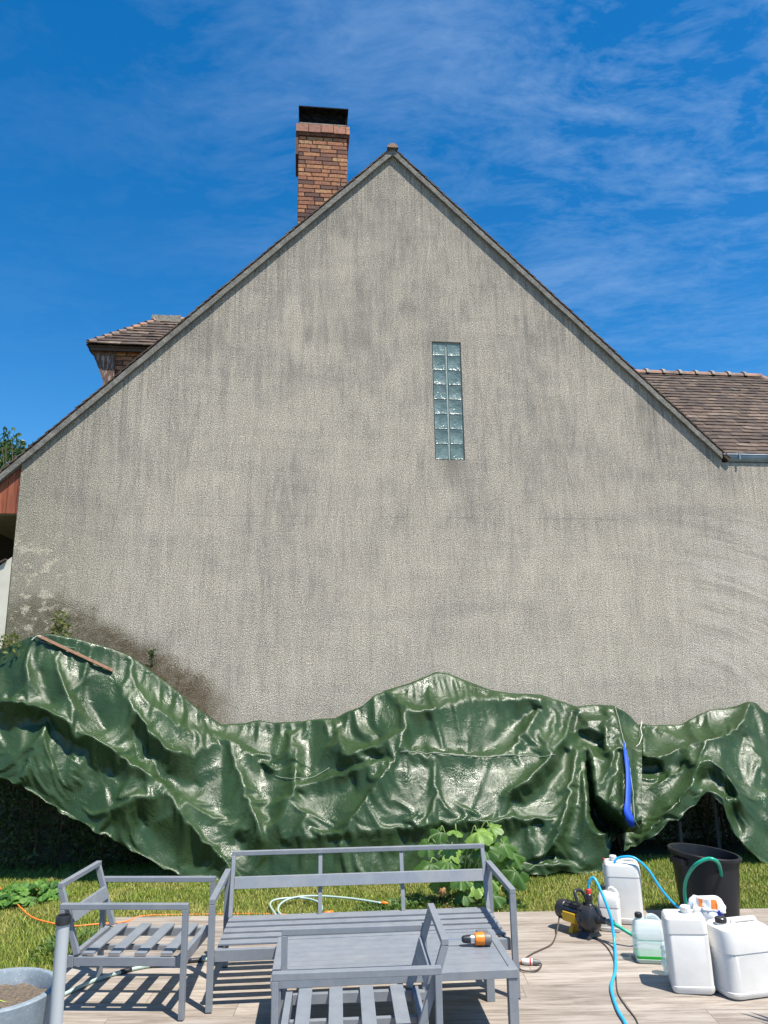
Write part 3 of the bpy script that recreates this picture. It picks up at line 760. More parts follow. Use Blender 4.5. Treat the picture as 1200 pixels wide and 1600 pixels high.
# ------------------------------------------------------------------ foliage
def leaf(m, p, d, size, w=.45, r=None):
    d = d.normalized(); a = Vector((random.gauss(0, 1), random.gauss(0, 1), random.gauss(0, 1))); s = d.cross(a).normalized(); n = d.cross(s)*.12
    p = Vector(p); r = random.random() if r is None else r
    m.add([p, p+(d*.5+s*w*.5+n)*size, p+d*size, p+(d*.5-s*w*.5+n)*size], [(0, 1, 2), (0, 2, 3)], r)
def rndv():
    v = Vector((random.gauss(0, 1), random.gauss(0, 1), random.gauss(0, 1))); return v.normalized()
def cloud(m, c, rx, ry, rz_, n, size, clump=8, spread=.16, shell=.55):
    c = Vector(c)
    for i in range(n//clump):
        v = rndv(); q = shell + (1-shell)*random.random(); q *= 1+.22*noise.noise(v*2.3+c)
        p = c + Vector((v.x*rx, v.y*ry, v.z*rz_))*q; t = random.random()
        for k in range(clump):
            leaf(m, p+rndv()*spread*random.random(), rndv()+v*.6+Vector((0, 0, .3)), size*random.uniform(.6, 1.3), r=min(1, max(0, t+random.uniform(-.25, .25))))
def crown_tree(name, base, h, blobs, n, size, m, label, sparse=False):
    e = empty(name, base); tag(e, label, 'tree', None)
    t = M(); t.tube([(0, 0, -.05), (.05, 0, h*.3), (-.05, .05, h*.6), (.05, .0, h*.85)], [h*.025, h*.02, h*.014, h*.006])
    for b in blobs: t.tube([(0, 0, h*.35), (Vector(b[0])*.55+Vector((0, 0, h*.25)))*1.0, Vector(b[0])], [h*.012, h*.008, h*.003], 6)
    t.obj('trunk', m_bark, e, smooth=True)
    c = M()
    for (p, r) in blobs: cloud(c, p, r, r, r*.85, n, size)
    c.obj('crown', m, e)
    return e
crown_tree('bushy_tree', (-8.95, 16, 0), 7.2, [((0, 0, 5.6), 1.7), ((.55, -.2, 6.45), 1.0), ((.4, 0, 3.2), 1.6), ((-1.4, .3, 5.4), 1.4), ((1.1, -.3, 4.2), 1.1)], 3600, .12, m_tree,
           'dense dark green tree behind the left end of the roof')
# slender half-bare tree
e = empty('slender_tree', (-7.3, 14.6, 0)); tag(e, 'slender sparse tree with thin pale twigs showing above the left roof edge', 'tree')
t = M(); c = M(); t.tube([(0, 0, -.05), (0, 0, 3), (.1, 0, 5)], [.06, .045, .02])
for k in range(22):
    a = random.uniform(-1.1, 1.0); tip = Vector((a*1.2+.1, random.uniform(-.4, .4), random.uniform(6.0, 7.1)-abs(a)*.35)); base = Vector((a*.25, 0, random.uniform(3.2, 4.6)))
    mid = base.lerp(tip, .5)+rndv()*.12; t.tube([base, mid, tip], [.014, .010, .004], 5)
    for q in range(26):
        f = random.uniform(.3, 1.0); p = base.lerp(tip, f)+rndv()*.09; leaf(c, p, rndv(), random.uniform(.04, .085))
t.obj('trunk', m_bark, e, smooth=True); c.obj('crown', m_pale, e)
# far hedge line seen under the porch
o = M(); cloud(o, (-8.4, 14, 3.0), 2.6, .9, 3.0, 9000, .12); o = o.obj('bush', m_tree); recenter(o, (-8.4, 14, 0)); tag(o, 'shady bush behind the porch seen under its soffit', 'bush')

# hedge under the cover
def hedge(name, x0, x1, zt, n, label, yb=0, size=.06, depth=.75):
    e = empty(name, ((x0+x1)/2, wallY((x0+x1)/2)-.5, 0)); tag(e, label, 'hedge'); c = M()
    ex_, ey_, _ = e.location
    for i in range(n):
        x = random.uniform(x0, x1); y = wallY(x)-.08-random.random()**.8*depth; z = random.uniform(.03, 1)*zt(x)*(1-.35*(wallY(x)-y))
        p = Vector((x-ex_, y-ey_, z)); r = random.random()
        for k in range(5): leaf(c, p+rndv()*.07, rndv()+Vector((0, -.3, .2)), size*random.uniform(.6, 1.3), r=min(1, max(0, r+random.uniform(-.2, .2))))
    c.obj('foliage', m_hedge, e)
    t = M()
    for i in range(int((x1-x0)*5)):
        x = random.uniform(x0, x1); y = wallY(x)-random.uniform(.2, .6); hh = zt(x)*.8
        t.tube([(x-ex_, y-ey_, -.05), (x-ex_+random.uniform(-.1, .1), y-ey_, hh*.5), (x-ex_+random.uniform(-.2, .2), y-ey_, hh)], [.018, .013, .006], 5)
    islands(t, 'stem', m_bark, e, smooth=True)
hedge('hedge', -5.6, -1.9, lambda x: 1.9 if x < -3.6 else 1.9-(x+3.6)*.62, 2600, 'dark shaded evergreen hedge under the raised left end of green tarpaulin', depth=.5)

def sprig(base, h, n, m, label, r=.10, size=.05):
    c = M(); base = Vector(base); st = []
    for k in range(n):
        f = random.random(); p = Vector((random.uniform(-1, 1)*r*(1-f*.75), random.uniform(-1, 1)*r*.5, f*h)); leaf(c, p, rndv()+Vector((0, -.2, .7)), size*random.uniform(.6, 1.3))
    e = empty('shrub_shoot', base); tag(e, label, 'plant'); c.obj('leaves', m, e)
    t = M(); t.tube([(0, 0, -.35), (0, 0, h*.9)], [.006, .002], 5)
    for k in range(5): t.tube([(0, 0, h*.15*k), (random.uniform(-1, 1)*r*.7, 0, h*.15*k+.12)], [.004, .002], 4)
    t.obj('stem', m_bark, e)
sprig(tuple(atY(92, 1003, 8.62)), .34, 150, m_sprig, 'yellow green leafy shoot sticking up behind the top of the tarpaulin', .13, .06)
sprig(tuple(atY(236, 1046, 8.85)), .22, 70, m_hedge, 'small dark leafy tuft poking out beside the wall halfway down the slope', .06, .05)
sprig(tuple(atY(12, 1026, 8.45)), .22, 130, m_sprig, 'broad yellow green leafy shoots at the far left above the tarpaulin', .24, .06)

# ------------------------------------------------------------------ tarpaulins
rng_ = random.Random(11)
def settle(P, pin, slack, steps=85, sub=5):
    """loose cloth: every thread a little too long, hung on the pinned folds, resting on the heap behind"""
    X = P.copy(); n0, n1 = X.shape[:2]; w = 1-pin
    rs = np.random.RandomState(5); nz = rs.randn(n0, n1)
    for _ in range(9): nz = (nz+np.roll(nz, 1, 0)+np.roll(nz, -1, 0)+np.roll(nz, 1, 1)+np.roll(nz, -1, 1))/5
    X[..., 1] -= nz*.16*w
    vary = rs.rand(n0//12+2, n1//12+2)*1.7+.15
    ii, jj = np.meshgrid(np.arange(n0)/12., np.arange(n1)/12., indexing='ij'); i_, j_ = ii.astype(int), jj.astype(int); a_, b_ = ii-i_, jj-j_
    vary = (vary[i_, j_]*(1-a_)+vary[i_+1, j_]*a_)*(1-b_)+(vary[i_, j_+1]*(1-a_)+vary[i_+1, j_+1]*a_)*b_
    sets = []
    def edge(di, dj, st, ex, lim):
        for par in (0, 1):
            i0_, i1_ = (0, n0-di); j0_, j1_ = (max(0, -dj), n1-max(0, dj))
            if di: a_i = np.concatenate([np.arange(k, min(k+di, i1_)) for k in range(par*di, i1_, 2*di)]) if par*di < i1_ else None
            else: a_i = np.arange(n0)
            if di: a_j = np.arange(j0_, j1_)
            else: a_j = np.concatenate([np.arange(k, min(k+dj, j1_)) for k in range(par*dj, j1_, 2*dj)])
            A = np.ix_(a_i, a_j); Bx = np.ix_(a_i+di, a_j+dj)
            L0 = np.linalg.norm(P[A]-P[Bx], axis=-1)*(1+ex*vary[A]); wa, wb = w[A], w[Bx]; sm = wa+wb+1e-9
            sets.append((A, Bx, L0, wa/sm*st, wb/sm*st, lim))
    edge(0, 1, 1.0, slack, 0); edge(1, 0, 1.0, slack*.7, 0)
    edge(1, 1, .35, slack*.8, 0); edge(1, -1, .35, slack*.8, 0)
    edge(0, 2, .10, slack*.95, 0); edge(2, 0, .10, slack*.6, 0)
    V = np.zeros_like(X); g_ = np.array([0, .00006, -.00012]); base = P[..., 1]+.035; w3 = w[..., None]
    for it in range(steps):
        X0 = X.copy(); X = X+(V*.92+g_)*w3
        for _ in range(sub):
            for (A, Bx, L0, ka, kb, lim) in sets:
                d = X[Bx]-X[A]; L = np.linalg.norm(d, axis=-1)+1e-9; c = ((L-L0)/L)
                X[A] += d*(c*ka)[..., None]; X[Bx] -= d*(c*kb)[..., None]
            X[..., 1] = np.minimum(X[..., 1], base)
        V = np.clip(X-X0, -.01, .01)
    return X
def poly(pts):
    xs = np.array([p[0] for p in pts], float); ys = np.array([p[1] for p in pts], float)
    return lambda u: np.interp(u, xs, ys)
A_ = lambda L_: [(x/2.4, 950+y/2.4) for x, y in L_]
B_ = lambda L_: [(400+x/2.6667, 1020+y/2.6667) for x, y in L_]
C_ = lambda L_: [(780+x/2.857, 1040+y/2.857) for x, y in L_]
D_ = lambda L_: [(860+x/6.0, 1080+y/6.0) for x, y in L_]

def tarp_surface(u0, u1, T, B, Yt, Yb, feats, step=2.5, lam=1/170.0**2, prof=1.5, seed=0.0, wr_amp=1.0):
    v0, v1 = 960, 1400
    us = np.arange(u0, u1+step, step); vs = np.arange(v0, v1, step)
    W, H = len(us), len(vs); acc = np.zeros((H, W)); cnt = np.zeros((H, W))
    for pts, amps in feats:
        if not hasattr(amps, '__len__'): amps = [0]+[amps]*(len(pts)-2)+[0] if len(pts) > 2 else [amps]*len(pts)
        for (p, q, a, b) in zip(pts[:-1], pts[1:], amps[:-1], amps[1:]):
            L_ = max(2, int(math.hypot(q[0]-p[0], q[1]-p[1])/step*2))
            for k in range(L_+1):
                t = k/L_; i = int(round((p[1]+(q[1]-p[1])*t-v0)/step)); j = int(round((p[0]+(q[0]-p[0])*t-u0)/step))
                if 0 <= i < H and 0 <= j < W: w_ = a+(b-a)*t; acc[i, j] += w_*.9 if w_ > 0 else (w_ if w_ < -.2 else w_*.2); cnt[i, j] += 1
    fix = cnt > 0; val = np.where(fix, acc/np.maximum(cnt, 1), 0)
    VV, UU = np.meshgrid(vs, us, indexing='ij'); above = VV < T(UU)-2
    fix2 = fix | above; val = np.where(above, 0, val)
    p = val.copy(); k = lam*step*step
    for it in range(900):
        s = np.empty_like(p); s[1:-1] = p[2:]+p[:-2]; s[0] = 2*p[1]; s[-1] = 2*p[-2]
        q = np.empty_like(p); q[:, 1:-1] = p[:, 2:]+p[:, :-2]; q[:, 0] = 2*p[:, 1]; q[:, -1] = 2*p[:, -2]
        p = np.where(fix2, val, (s+q)/(4+k))
    for it in range(1):
        s = p.copy(); s[1:-1, 1:-1] = (p[1:-1, 1:-1]*4+p[2:, 1:-1]+p[:-2, 1:-1]+p[1:-1, 2:]+p[1:-1, :-2])/8; p = s
    rc = random.Random(int(seed*10)+21); tent = np.zeros_like(p)       # short sharp creases of a stiff thin sheet
    for k_ in range(int((u1-u0)*.15)):
        cx_, cy_ = rc.uniform(u0, u1), rc.uniform(990, 1385); an = rc.choice((rc.gauss(1.9, .35), rc.gauss(1.1, .35), rc.gauss(.3, .5))); L_ = rc.uniform(22, 130)
        w1, w2 = rc.uniform(3, 9), rc.uniform(16, 52); am = rc.uniform(.008, .034)*min(1, L_/50)*(1 if rc.random() < .7 else -1)
        dx_, dy_ = UU-cx_, VV-cy_; s_ = (dx_*math.cos(an)+dy_*math.sin(an))/L_; d_ = -dx_*math.sin(an)+dy_*math.cos(an)+6*np.sin(s_*2.5+k_)
        wd_ = np.where(d_ > 0, w2, w1); tent += am*np.clip(1-np.abs(d_)/wd_, 0, 1)*np.clip(1-np.abs(s_), 0, 1)**.7
    p = p + tent*(~above)
    def off(u, v):
        fi = np.clip((v-v0)/step, 0, H-1.001); fj = np.clip((u-u0)/step, 0, W-1.001); i = fi.astype(int); j = fj.astype(int); a = fi-i; b = fj-j
        return (p[i, j]*(1-a)+p[i+1, j]*a)*(1-b) + (p[i, j+1]*(1-a)+p[i+1, j+1]*a)*b
    def Y(u, v):
        t = np.clip((v-T(u))/np.maximum(B(u)-T(u), 1), 0, 1)
        return Yt(u)+(Yb(u)-Yt(u))*(1-(1-t)**prof) - off(u, v)
    return us, Y

def tarp_mesh(name, u0, u1, T, B, Yt, Yb, feats, m, parent=None, rows=112, step=3.0, slack=.03, **kw):
    _, Yf = tarp_surface(u0, u1, T, B, Yt, Yb, feats, **kw)
    W = int((u1-u0)/step)+1; us = np.linspace(u0, u1, W); t = np.linspace(0, 1, rows)
    U = np.tile(us, (rows, 1)); V = T(U)+(B(U)-T(U))*t[:, None]
    Yv = Yf(U, V)
    d = F*fwd[None, None]+cr[None, None]*(U-600)[..., None]+cu[None, None]*(800-V)[..., None]
    P = C0+d*(Yv/d[..., 1])[..., None]
    pin = np.zeros((rows, W))
    for pts, amps in feats:
        am = sum(amps)/len(amps) if hasattr(amps, '__len__') else amps
        if am < .075: continue
        for p, q2 in zip(pts[:-1], pts[1:]):
            for k in range(14):
                u = p[0]+(q2[0]-p[0])*k/14; v = p[1]+(q2[1]-p[1])*k/14; j = int(round((u-u0)/(u1-u0)*(W-1)))
                i = int(round((v-T(u))/(B(u)-T(u))*(rows-1)))
                if 0 <= j < W and 0 <= i < rows and rng_.random() < .6: pin[i, j] = .93
    pin[0] = 1; pin[1] = 1; pin[2] = .5; pin[-1] = np.maximum(pin[-1], .4); pin[:, 0] = 1; pin[:, -1] = 1
    P = settle(P, pin, slack)
    back = P[:1].copy(); back[0, :, 1] = np.maximum(back[0, :, 1]+.02, 9.38+back[0, :, 0]*math.tan(AH)); back[0, :, 2] -= .10
    A = np.concatenate([back, P]).reshape(-1, 3); R = rows+1
    fs = [(i*W+j, (i+1)*W+j, (i+1)*W+j+1, i*W+j+1) for i in range(R-1) for j in range(W-1)]
    me = bpy.data.meshes.new(name); me.from_pydata(A.tolist(), [], fs); me.materials.append(m)
    me.polygons.foreach_set('use_smooth', [True]*len(fs))
    o = bpy.data.objects.new(name, me); COL.objects.link(o); o['grid'] = (R, W)
    if parent: o.parent = parent
    Xs = P
    def pt(u, v, lift=0.):
        fi = np.clip((v-T(u))/(B(u)-T(u)), 0, .9999)*(rows-1); fj = np.clip((u-u0)/(u1-u0), 0, .9999)*(W-1); i, j = int(fi), int(fj); a, b = fi-i, fj-j
        p = (Xs[i, j]*(1-a)+Xs[i+1, j]*a)*(1-b)+(Xs[i, j+1]*(1-a)+Xs[i+1, j+1]*a)*b
        return Vector((p[0], p[1]-lift, p[2]+lift*.3))
    return o, pt
def ribbon_on(Yf, pts, r, m, name, parent, lift=.012, n=6, jit=0.0):
    P = []
    for (p, q) in zip(pts[:-1], pts[1:]):
        L_ = max(2, int(math.hypot(q[0]-p[0], q[1]-p[1])/5))
        for k in range(L_): 
            t = k/L_; u = p[0]+(q[0]-p[0])*t; v = p[1]+(q[1]-p[1])*t+random.uniform(-jit, jit); P.append(Yf(u, v, lift))
    return M().tube(P, r, n).obj(name, m, parent, smooth=True)

T1 = poly([(-90, 1030), (0, 1015), (50, 994), (62, 991), (78, 990), (120, 998), (171, 1012), (205, 1025), (230, 1044), (267, 1071), (298, 1098), (329, 1121), (346, 1132), (380, 1130), (404, 1125), (425, 1129),
           (471, 1127), (500, 1123), (524, 1122), (542, 1112), (565, 1104), (584, 1087), (604, 1078), (640, 1067), (665, 1057), (681, 1050), (700, 1052), (737, 1067), (767, 1078), (800, 1083), (845, 1085), (874, 1095), (902, 1104), (925, 1101), (958, 1102), (980, 1114), (993, 1128), (1003, 1140)])
B1 = poly([(-90, 1175), (0, 1210), (33, 1221), (58, 1237), (140, 1286), (204, 1323), (254, 1350), (300, 1366), (345, 1373), (420, 1380), (560, 1380), (640, 1376), (760, 1366), (812, 1362), (850, 1366), (880, 1362), (910, 1360), (935, 1357), (950, 1342), (956, 1318), (968, 1300), (984, 1298), (1003, 1303)])
Yt1 = poly([(-90, 8.35), (60, 8.45), (230, 8.7), (345, 8.95), (470, 8.95), (565, 8.9), (690, 9.15), (860, 9.25), (1003, 9.35)])
Yb1 = poly([(-90, 8.05), (0, 8.0), (200, 8.02), (345, 8.12), (560, 7.92), (760, 8.02), (950, 8.25), (1003, 8.35)])
f1 = [
    # left part
    (A_([(0, 338), (90, 350), (170, 378), (350, 478), (440, 538), (560, 618), (650, 688), (760, 758), (980, 862)]), [.16, .17, .18, .18, .16, .10, .09, .09, .07]),
    (A_([(0, 362), (90, 385), (165, 415), (340, 520), (430, 575), (540, 640)]), [-.02, -.04, -.06, -.07, -.04, .02]),
    (A_([(450, 275), (520, 400), (580, 478), (640, 530), (720, 532), (800, 505), (855, 487)]), [.10, .17, .19, .20, .18, .17, .20]),
    (A_([(500, 440), (560, 530), (620, 600), (690, 645), (745, 640)]), [-.02, -.08, -.12, -.12, -.05]),
    (A_([(855, 490), (885, 580), (915, 660), (950, 760), (985, 862)]), [.20, .18, .16, .14, .10]),
    (A_([(855, 487), (930, 530), (975, 570), (1015, 600)]), [.20, .14, .12, .10]),
    (A_([(985, 590), (1005, 625), (1012, 700), (1008, 790)]), [-.04, -.09, -.10, -.04]),
    (A_([(490, 225), (510, 290), (560, 355), (625, 395), (700, 450), (800, 470), (855, 487)]), [.05, .09, .12, .13, .10, .12, .20]),
    (A_([(95, 205), (105, 260), (80, 330)]), [.10, .12, .10]),
    (A_([(10, 230), (40, 280), (20, 325)]), [-.05, -.07, -.02]),
    (A_([(210, 200), (240, 290), (290, 390)]), [.08, .12, .14]),
    (A_([(150, 220), (165, 300), (190, 350)]), [.0, .02, .04]),
    (A_([(320, 250), (345, 340), (400, 440)]), [.02, -.02, -.01]),
    (A_([(440, 280), (420, 330), (430, 400)]), [.05, .06, .06]),
    (A_([(185, 400), (150, 470), (110, 560), (80, 632)]), [.03, .09, .11, .10]),
    (A_([(60, 420), (20, 480), (0, 520)]), [-.06, -.07, -.06]),
    (A_([(300, 560), (220, 610), (140, 680)]), [.03, .05, .03]),
    (A_([(205, 620), (212, 735)]), [.02, .05]),
    (A_([(395, 560), (300, 650), (220, 740)]), [-.03, -.02, 0]),
    (A_([(410, 757), (450, 730), (510, 702), (625, 690), (660, 720)]), [.08, .12, .15, .15, .13]),
    (A_([(630, 690), (690, 780), (760, 860), (840, 930), (860, 985)]), [.15, .16, .15, .12, .10]),
    (A_([(520, 765), (590, 830), (650, 890), (720, 945), (780, 930)]), [-.03, -.07, -.09, -.09, -.03]),
    (A_([(340, 800), (420, 830), (520, 900), (600, 960)]), [.06, .04, .03, .05]),
    (A_([(880, 845), (930, 870), (980, 895)]), [-.06, -.14, -.10]),
    (A_([(1110, 520), (1112, 600), (1100, 690), (1060, 770), (1020, 835)]), [.09, .12, .12, .11, .09]),
    (A_([(1040, 740), (1065, 705), (1100, 735)]), [.05, .13, .08]),
    (A_([(1060, 640), (1045, 700)]), [-.04, -.05]),
    (A_([(1090, 460), (1085, 520)]), [.07, .09]),
    (A_([(970, 440), (990, 500), (1050, 560)]), [.05, .08, .06]),
    (A_([(1155, 490), (1165, 590), (1120, 640)]), [-.06, -.08, -.03]),
    # centre part
    (B_([(550, 160), (600, 205), (625, 290), (600, 375), (555, 460), (480, 575), (400, 685), (345, 790)]), [.05, .14, .20, .19, .17, .15, .12, .08]),
    (B_([(600, 205), (650, 240), (720, 228), (900, 182), (1030, 188), (1185, 190)]), [.14, .20, .20, .17, .15, .14]),
    (B_([(720, 260), (690, 330), (650, 400)]), [.08, .02, .02]),
    (B_([(840, 372), (888, 335), (935, 385)]), [.05, .10, .05]),
    (B_([(950, 395), (1010, 340), (1100, 270), (1180, 225)]), [-.01, -.05, -.06, .0]),
    (B_([(600, 407), (800, 413), (1000, 420), (1180, 425)]), [.16, .09, .06, .06]),
    (B_([(740, 420), (745, 600), (735, 690)]), [.09, .10, .08]),
    (B_([(440, 240), (470, 300), (510, 340)]), [.0, -.04, -.02]),
    (B_([(300, 375), (370, 422), (480, 385), (600, 330)]), [.10, .14, .15, .18]),
    (B_([(210, 445), (290, 475), (400, 470), (520, 430)]), [-.04, -.07, -.05, -.01]),
    (B_([(330, 290), (345, 350), (360, 385)]), [.06, .13, .12]),
    (B_([(385, 280), (400, 340), (470, 365)]), [.03, -.01, .02]),
    (B_([(400, 260), (440, 310), (500, 330)]), [.05, .08, .07]),
    (B_([(232, 290), (232, 380), (218, 440)]), [-.03, -.06, -.05]),
    (B_([(275, 285), (290, 340), (320, 375)]), [.04, .08, .09]),
    (B_([(180, 545), (300, 515), (400, 480), (550, 432)]), [.08, .09, .09, .11]),
    (B_([(175, 580), (300, 555), (410, 548), (400, 510)]), [.0, -.02, -.05, -.02]),
    (B_([(110, 757), (240, 755), (380, 740), (600, 714), (800, 692), (1000, 684), (1200, 678)]), [.08, .09, .10, .10, .10, .11, .10]),
    (B_([(110, 778), (240, 775), (380, 762), (600, 738), (800, 716), (1000, 708), (1190, 702)]), [.0, -.01, -.01, -.02, -.04, -.05, .0]),
    (B_([(180, 742), (200, 690), (222, 655)]), [.07, .10, .09]),
    (B_([(130, 390), (150, 470), (155, 540)]), [.06, .10, .09]),
    (B_([(320, 580), (330, 650), (300, 720)]), [.02, .04, .03]),
    (B_([(60, 850), (140, 900), (180, 930)]), [-.03, -.07, -.03]),
    (B_([(600, 900), (680, 850), (760, 830)]), [-.05, -.02, 0]),
    (B_([(0, 430), (40, 470), (65, 500)]), [-.02, -.08, -.05]),
    # right part of the first sheet
    (C_([(190, 152), (140, 260), (70, 350), (10, 400)]), [.14, .10, .08, .06]),
    (C_([(335, 195), (300, 300), (215, 420), (120, 515), (20, 565)]), [.12, .19, .22, .20, .12]),
    (C_([(300, 370), (225, 465), (140, 545), (40, 592)]), [.0, -.06, -.09, -.04]),
    (C_([(250, 200), (245, 280), (200, 380)]), [.08, .11, .13]),
    (C_([(290, 210), (280, 290)]), [.06, .08]),
    (C_([(350, 350), (335, 450), (318, 560), (300, 640), (255, 770), (250, 850)]), [.12, .15, .16, .16, .13, .10]),
    (C_([(385, 360), (372, 450), (350, 560), (330, 640), (290, 740)]), [.04, .05, .06, .02, -.01]),
    (C_([(370, 480), (385, 560), (390, 700)]), [.12, .13, .10]),
    (C_([(100, 640), (150, 760), (180, 850)]), [.04, .08, .07]),
    (C_([(60, 700), (100, 790)]), [-.01, .0]),
    (C_([(0, 835), (120, 850), (250, 840), (330, 860)]), [-.02, -.03, -.03, -.02]),
    (C_([(0, 865), (120, 888), (250, 885), (340, 888)]), [.06, .09, .09, .07]),
    (C_([(330, 790), (370, 850), (420, 880)]), [-.01, .08, .06]),
    # recess beside the hanging flap
    (D_([(325, 560), (350, 700), (375, 900), (390, 1050), (400, 1180)]), [-.10, -.24, -.34, -.42, -.42]),
    (D_([(310, 560), (325, 700), (350, 900), (360, 1100), (372, 1240)]), [.12, .12, .13, .12, .12]),
    (D_([(420, 1050), (480, 1180), (560, 1260), (680, 1300)]), [-.42, -.45, -.48, -.42]),
    (D_([(380, 1250), (440, 1320), (540, 1325)]), [.10, .08, .06]),
    (D_([(355, 500), (400, 700), (420, 930)]), [.10, .14, .18]),
    (D_([(425, 955), (500, 1020), (600, 1110), (680, 1190), (720, 1270), (790, 1280)]), [.20, .20, .20, .20, .20, .16]),
    (D_([(625, 540), (560, 700), (470, 880)]), [.22, .20, .18]),
    (D_([(650, 560), (620, 760), (560, 980)]), [.10, .12, .15]),
    (D_([(540, 150), (520, 300), (505, 480), (570, 575), (640, 520)]), [.12, .20, .22, .22, .20]),
    (D_([(600, 140), (640, 300), (670, 480), (690, 700), (690, 950), (690, 1180)]), [.10, .18, .22, .24, .24, .24]),
    (D_([(590, 330), (600, 450)]), [.14, .16]),
    (D_([(270, 200), (330, 270), (480, 260), (515, 240)]), [.02, .12, .14, .10]),
    (D_([(280, 370), (350, 450), (470, 510), (490, 450)]), [-.05, -.10, -.10, -.02]),
    (D_([(270, 350), (380, 330), (480, 400)]), [.10, .14, .12]),
    (D_([(260, 215), (230, 280), (215, 350)]), [-.06, -.04, .0]),
    (D_([(430, 150), (460, 200), (520, 210)]), [.02, .08, .06]),
    (D_([(640, 200), (700, 350), (790, 300)]), [.02, -.06, -.02]),
    (D_([(745, 500), (760, 700), (775, 1000), (780, 1200)]), [.20, .22, .22, .20]),
]
tarp1 = empty('tarpaulin', (-.6, 8.4, 0))
tag(tarp1, 'long crumpled dark green tarpaulin draped over hedge and heap along left and middle of wall', 'tarpaulin')
o, Y1 = tarp_mesh('sheet', -90, 1003, T1, B1, Yt1, Yb1, f1, m_tarp, slack=.042)
def into(o, par):       # hand a world-space mesh to its thing
    o.data.transform(Matrix.Translation(-Vector(par.location))); o.parent = par
into(o, tarp1)
def on_tarp(Yf, par, pts, r, m, name, **k):
    o = ribbon_on(Yf, pts, r, m, name, None, **k); into(o, par); return o
on_tarp(Y1, tarp1, B_([(600, 405), (700, 403), (790, 412), (940, 419), (1180, 424), (1260, 415)]), .0035, m_seam, 'seam', jit=.4)
on_tarp(Y1, tarp1, B_([(80, 500), (150, 521), (200, 512), (260, 488), (320, 460)]), .003, m_seam, 'seam', jit=.4)
on_tarp(Y1, tarp1, A_([(120, 108), (160, 125), (300, 150)]), .0025, m_seam, 'seam')
# blue lining turned out along the loose edge
bl = M(); Lf = D_([(668, 470), (680, 620), (696, 750), (700, 860), (690, 1000), (680, 1110), (690, 1200), (735, 1278)])
Rt = D_([(672, 470), (712, 620), (738, 750), (748, 860), (742, 1000), (738, 1110), (765, 1200), (782, 1268)])
vs = []
for i, (a, b) in enumerate(zip(Lf, Rt)):
    vs += [Y1(a[0], a[1], .05), Y1(b[0], b[1], .06)]
bl.add(vs, [(2*i, 2*i+1, 2*i+3, 2*i+2) for i in range(len(Lf)-1)], .5)
o = bl.obj('blue_lining', m_blue, None, smooth=True); sm = o.modifiers.new('s', 'SOLIDIFY'); sm.thickness = .004; into(o, tarp1)
on_tarp(Y1, tarp1, D_([(600, 150), (650, 340), (715, 600), (752, 800), (770, 1000), (776, 1200), (850, 1320)]), .0035, m_seam, 'edge_hem', lift=.04)

T2 = poly([(975, 1140), (1003, 1131), (1021, 1133), (1063, 1132), (1091, 1117), (1110, 1109), (1130, 1107), (1150, 1103), (1168, 1096), (1181, 1098), (1195, 1112), (1230, 1122), (1290, 1150)])
B2 = poly([(975, 1330), (990, 1323), (1008, 1312), (1030, 1300), (1046, 1283), (1060, 1279), (1075, 1262), (1090, 1252), (1105, 1236), (1118, 1246), (1130, 1258), (1137, 1285), (1150, 1305), (1165, 1320), (1197, 1343), (1240, 1352), (1290, 1350)])
Yt2 = poly([(975, 9.5), (1290, 9.75)])
Yb2 = poly([(975, 8.60), (1030, 8.62), (1105, 8.75), (1165, 8.50), (1290, 8.5)])
f2 = [
    (C_([(650, 285), (640, 340), (648, 400), (690, 408), (760, 385), (835, 348)]), [.08, .14, .18, .20, .18, .16]),
    (C_([(600, 430), (650, 432), (700, 425), (740, 490), (770, 495), (835, 420)]), [-.04, -.12, -.14, -.14, -.10, .02]),
    (C_([(590, 500), (640, 470), (690, 470), (720, 500)]), [.02, .08, .08, .0]),
    (C_([(845, 350), (850, 400), (800, 470), (700, 520)]), [.18, .14, .06, .02]),
    (C_([(1120, 165), (1090, 240), (1000, 305), (900, 335), (850, 345)]), [.10, .18, .19, .18, .16]),
    (C_([(850, 255), (870, 300), (900, 330)]), [.04, .09, .14]),
    (C_([(700, 280), (780, 310), (850, 345)]), [.02, .08, .14]),
    (C_([(920, 350), (885, 430), (860, 520), (780, 620), (700, 700), (620, 790)]), [.18, .18, .17, .16, .14, .10]),
    (C_([(700, 560), (650, 660), (610, 740)]), [.0, -.02, -.02]),
    (C_([(880, 470), (898, 428), (950, 418), (1010, 470), (1060, 550), (1072, 590)]), [.16, .17, .18, .18, .17, .14]),
    (C_([(905, 500), (950, 470), (1000, 530), (1040, 575)]), [-.10, -.20, -.20, -.08]),
    (C_([(890, 600), (925, 555), (970, 565), (1000, 595), (1060, 585)]), [.10, .14, .12, .14, .12]),
    (C_([(850, 680), (900, 640), (930, 600)]), [.0, -.02, .04]),
    (C_([(1000, 600), (1000, 680), (1060, 760), (1120, 830)]), [.14, .12, .10, .08]),
    (C_([(1040, 620), (1080, 700), (1090, 720)]), [-.04, -.06, -.02]),
    (C_([(1140, 165), (1185, 250), (1175, 400), (1190, 560), (1200, 700)]), [.06, .12, .12, .10, .08]),
    (C_([(1100, 300), (1080, 400), (1100, 500)]), [.03, .05, .06]),
    (C_([(740, 690), (800, 685), (880, 620)]), [.10, .10, .10]),
]
tarp2 = empty('tarpaulin', (3.9, 8.9, 0))
tag(tarp2, 'shorter green tarpaulin at the right end hanging open behind the black bin', 'tarpaulin')
o, Y2 = tarp_mesh('sheet', 975, 1290, T2, B2, Yt2, Yb2, f2, m_tarp, slack=.042, seed=4.)
into(o, tarp2)
cordp = D_([(795, 280), (800, 330), (785, 380), (795, 440), (770, 510), (722, 575)])
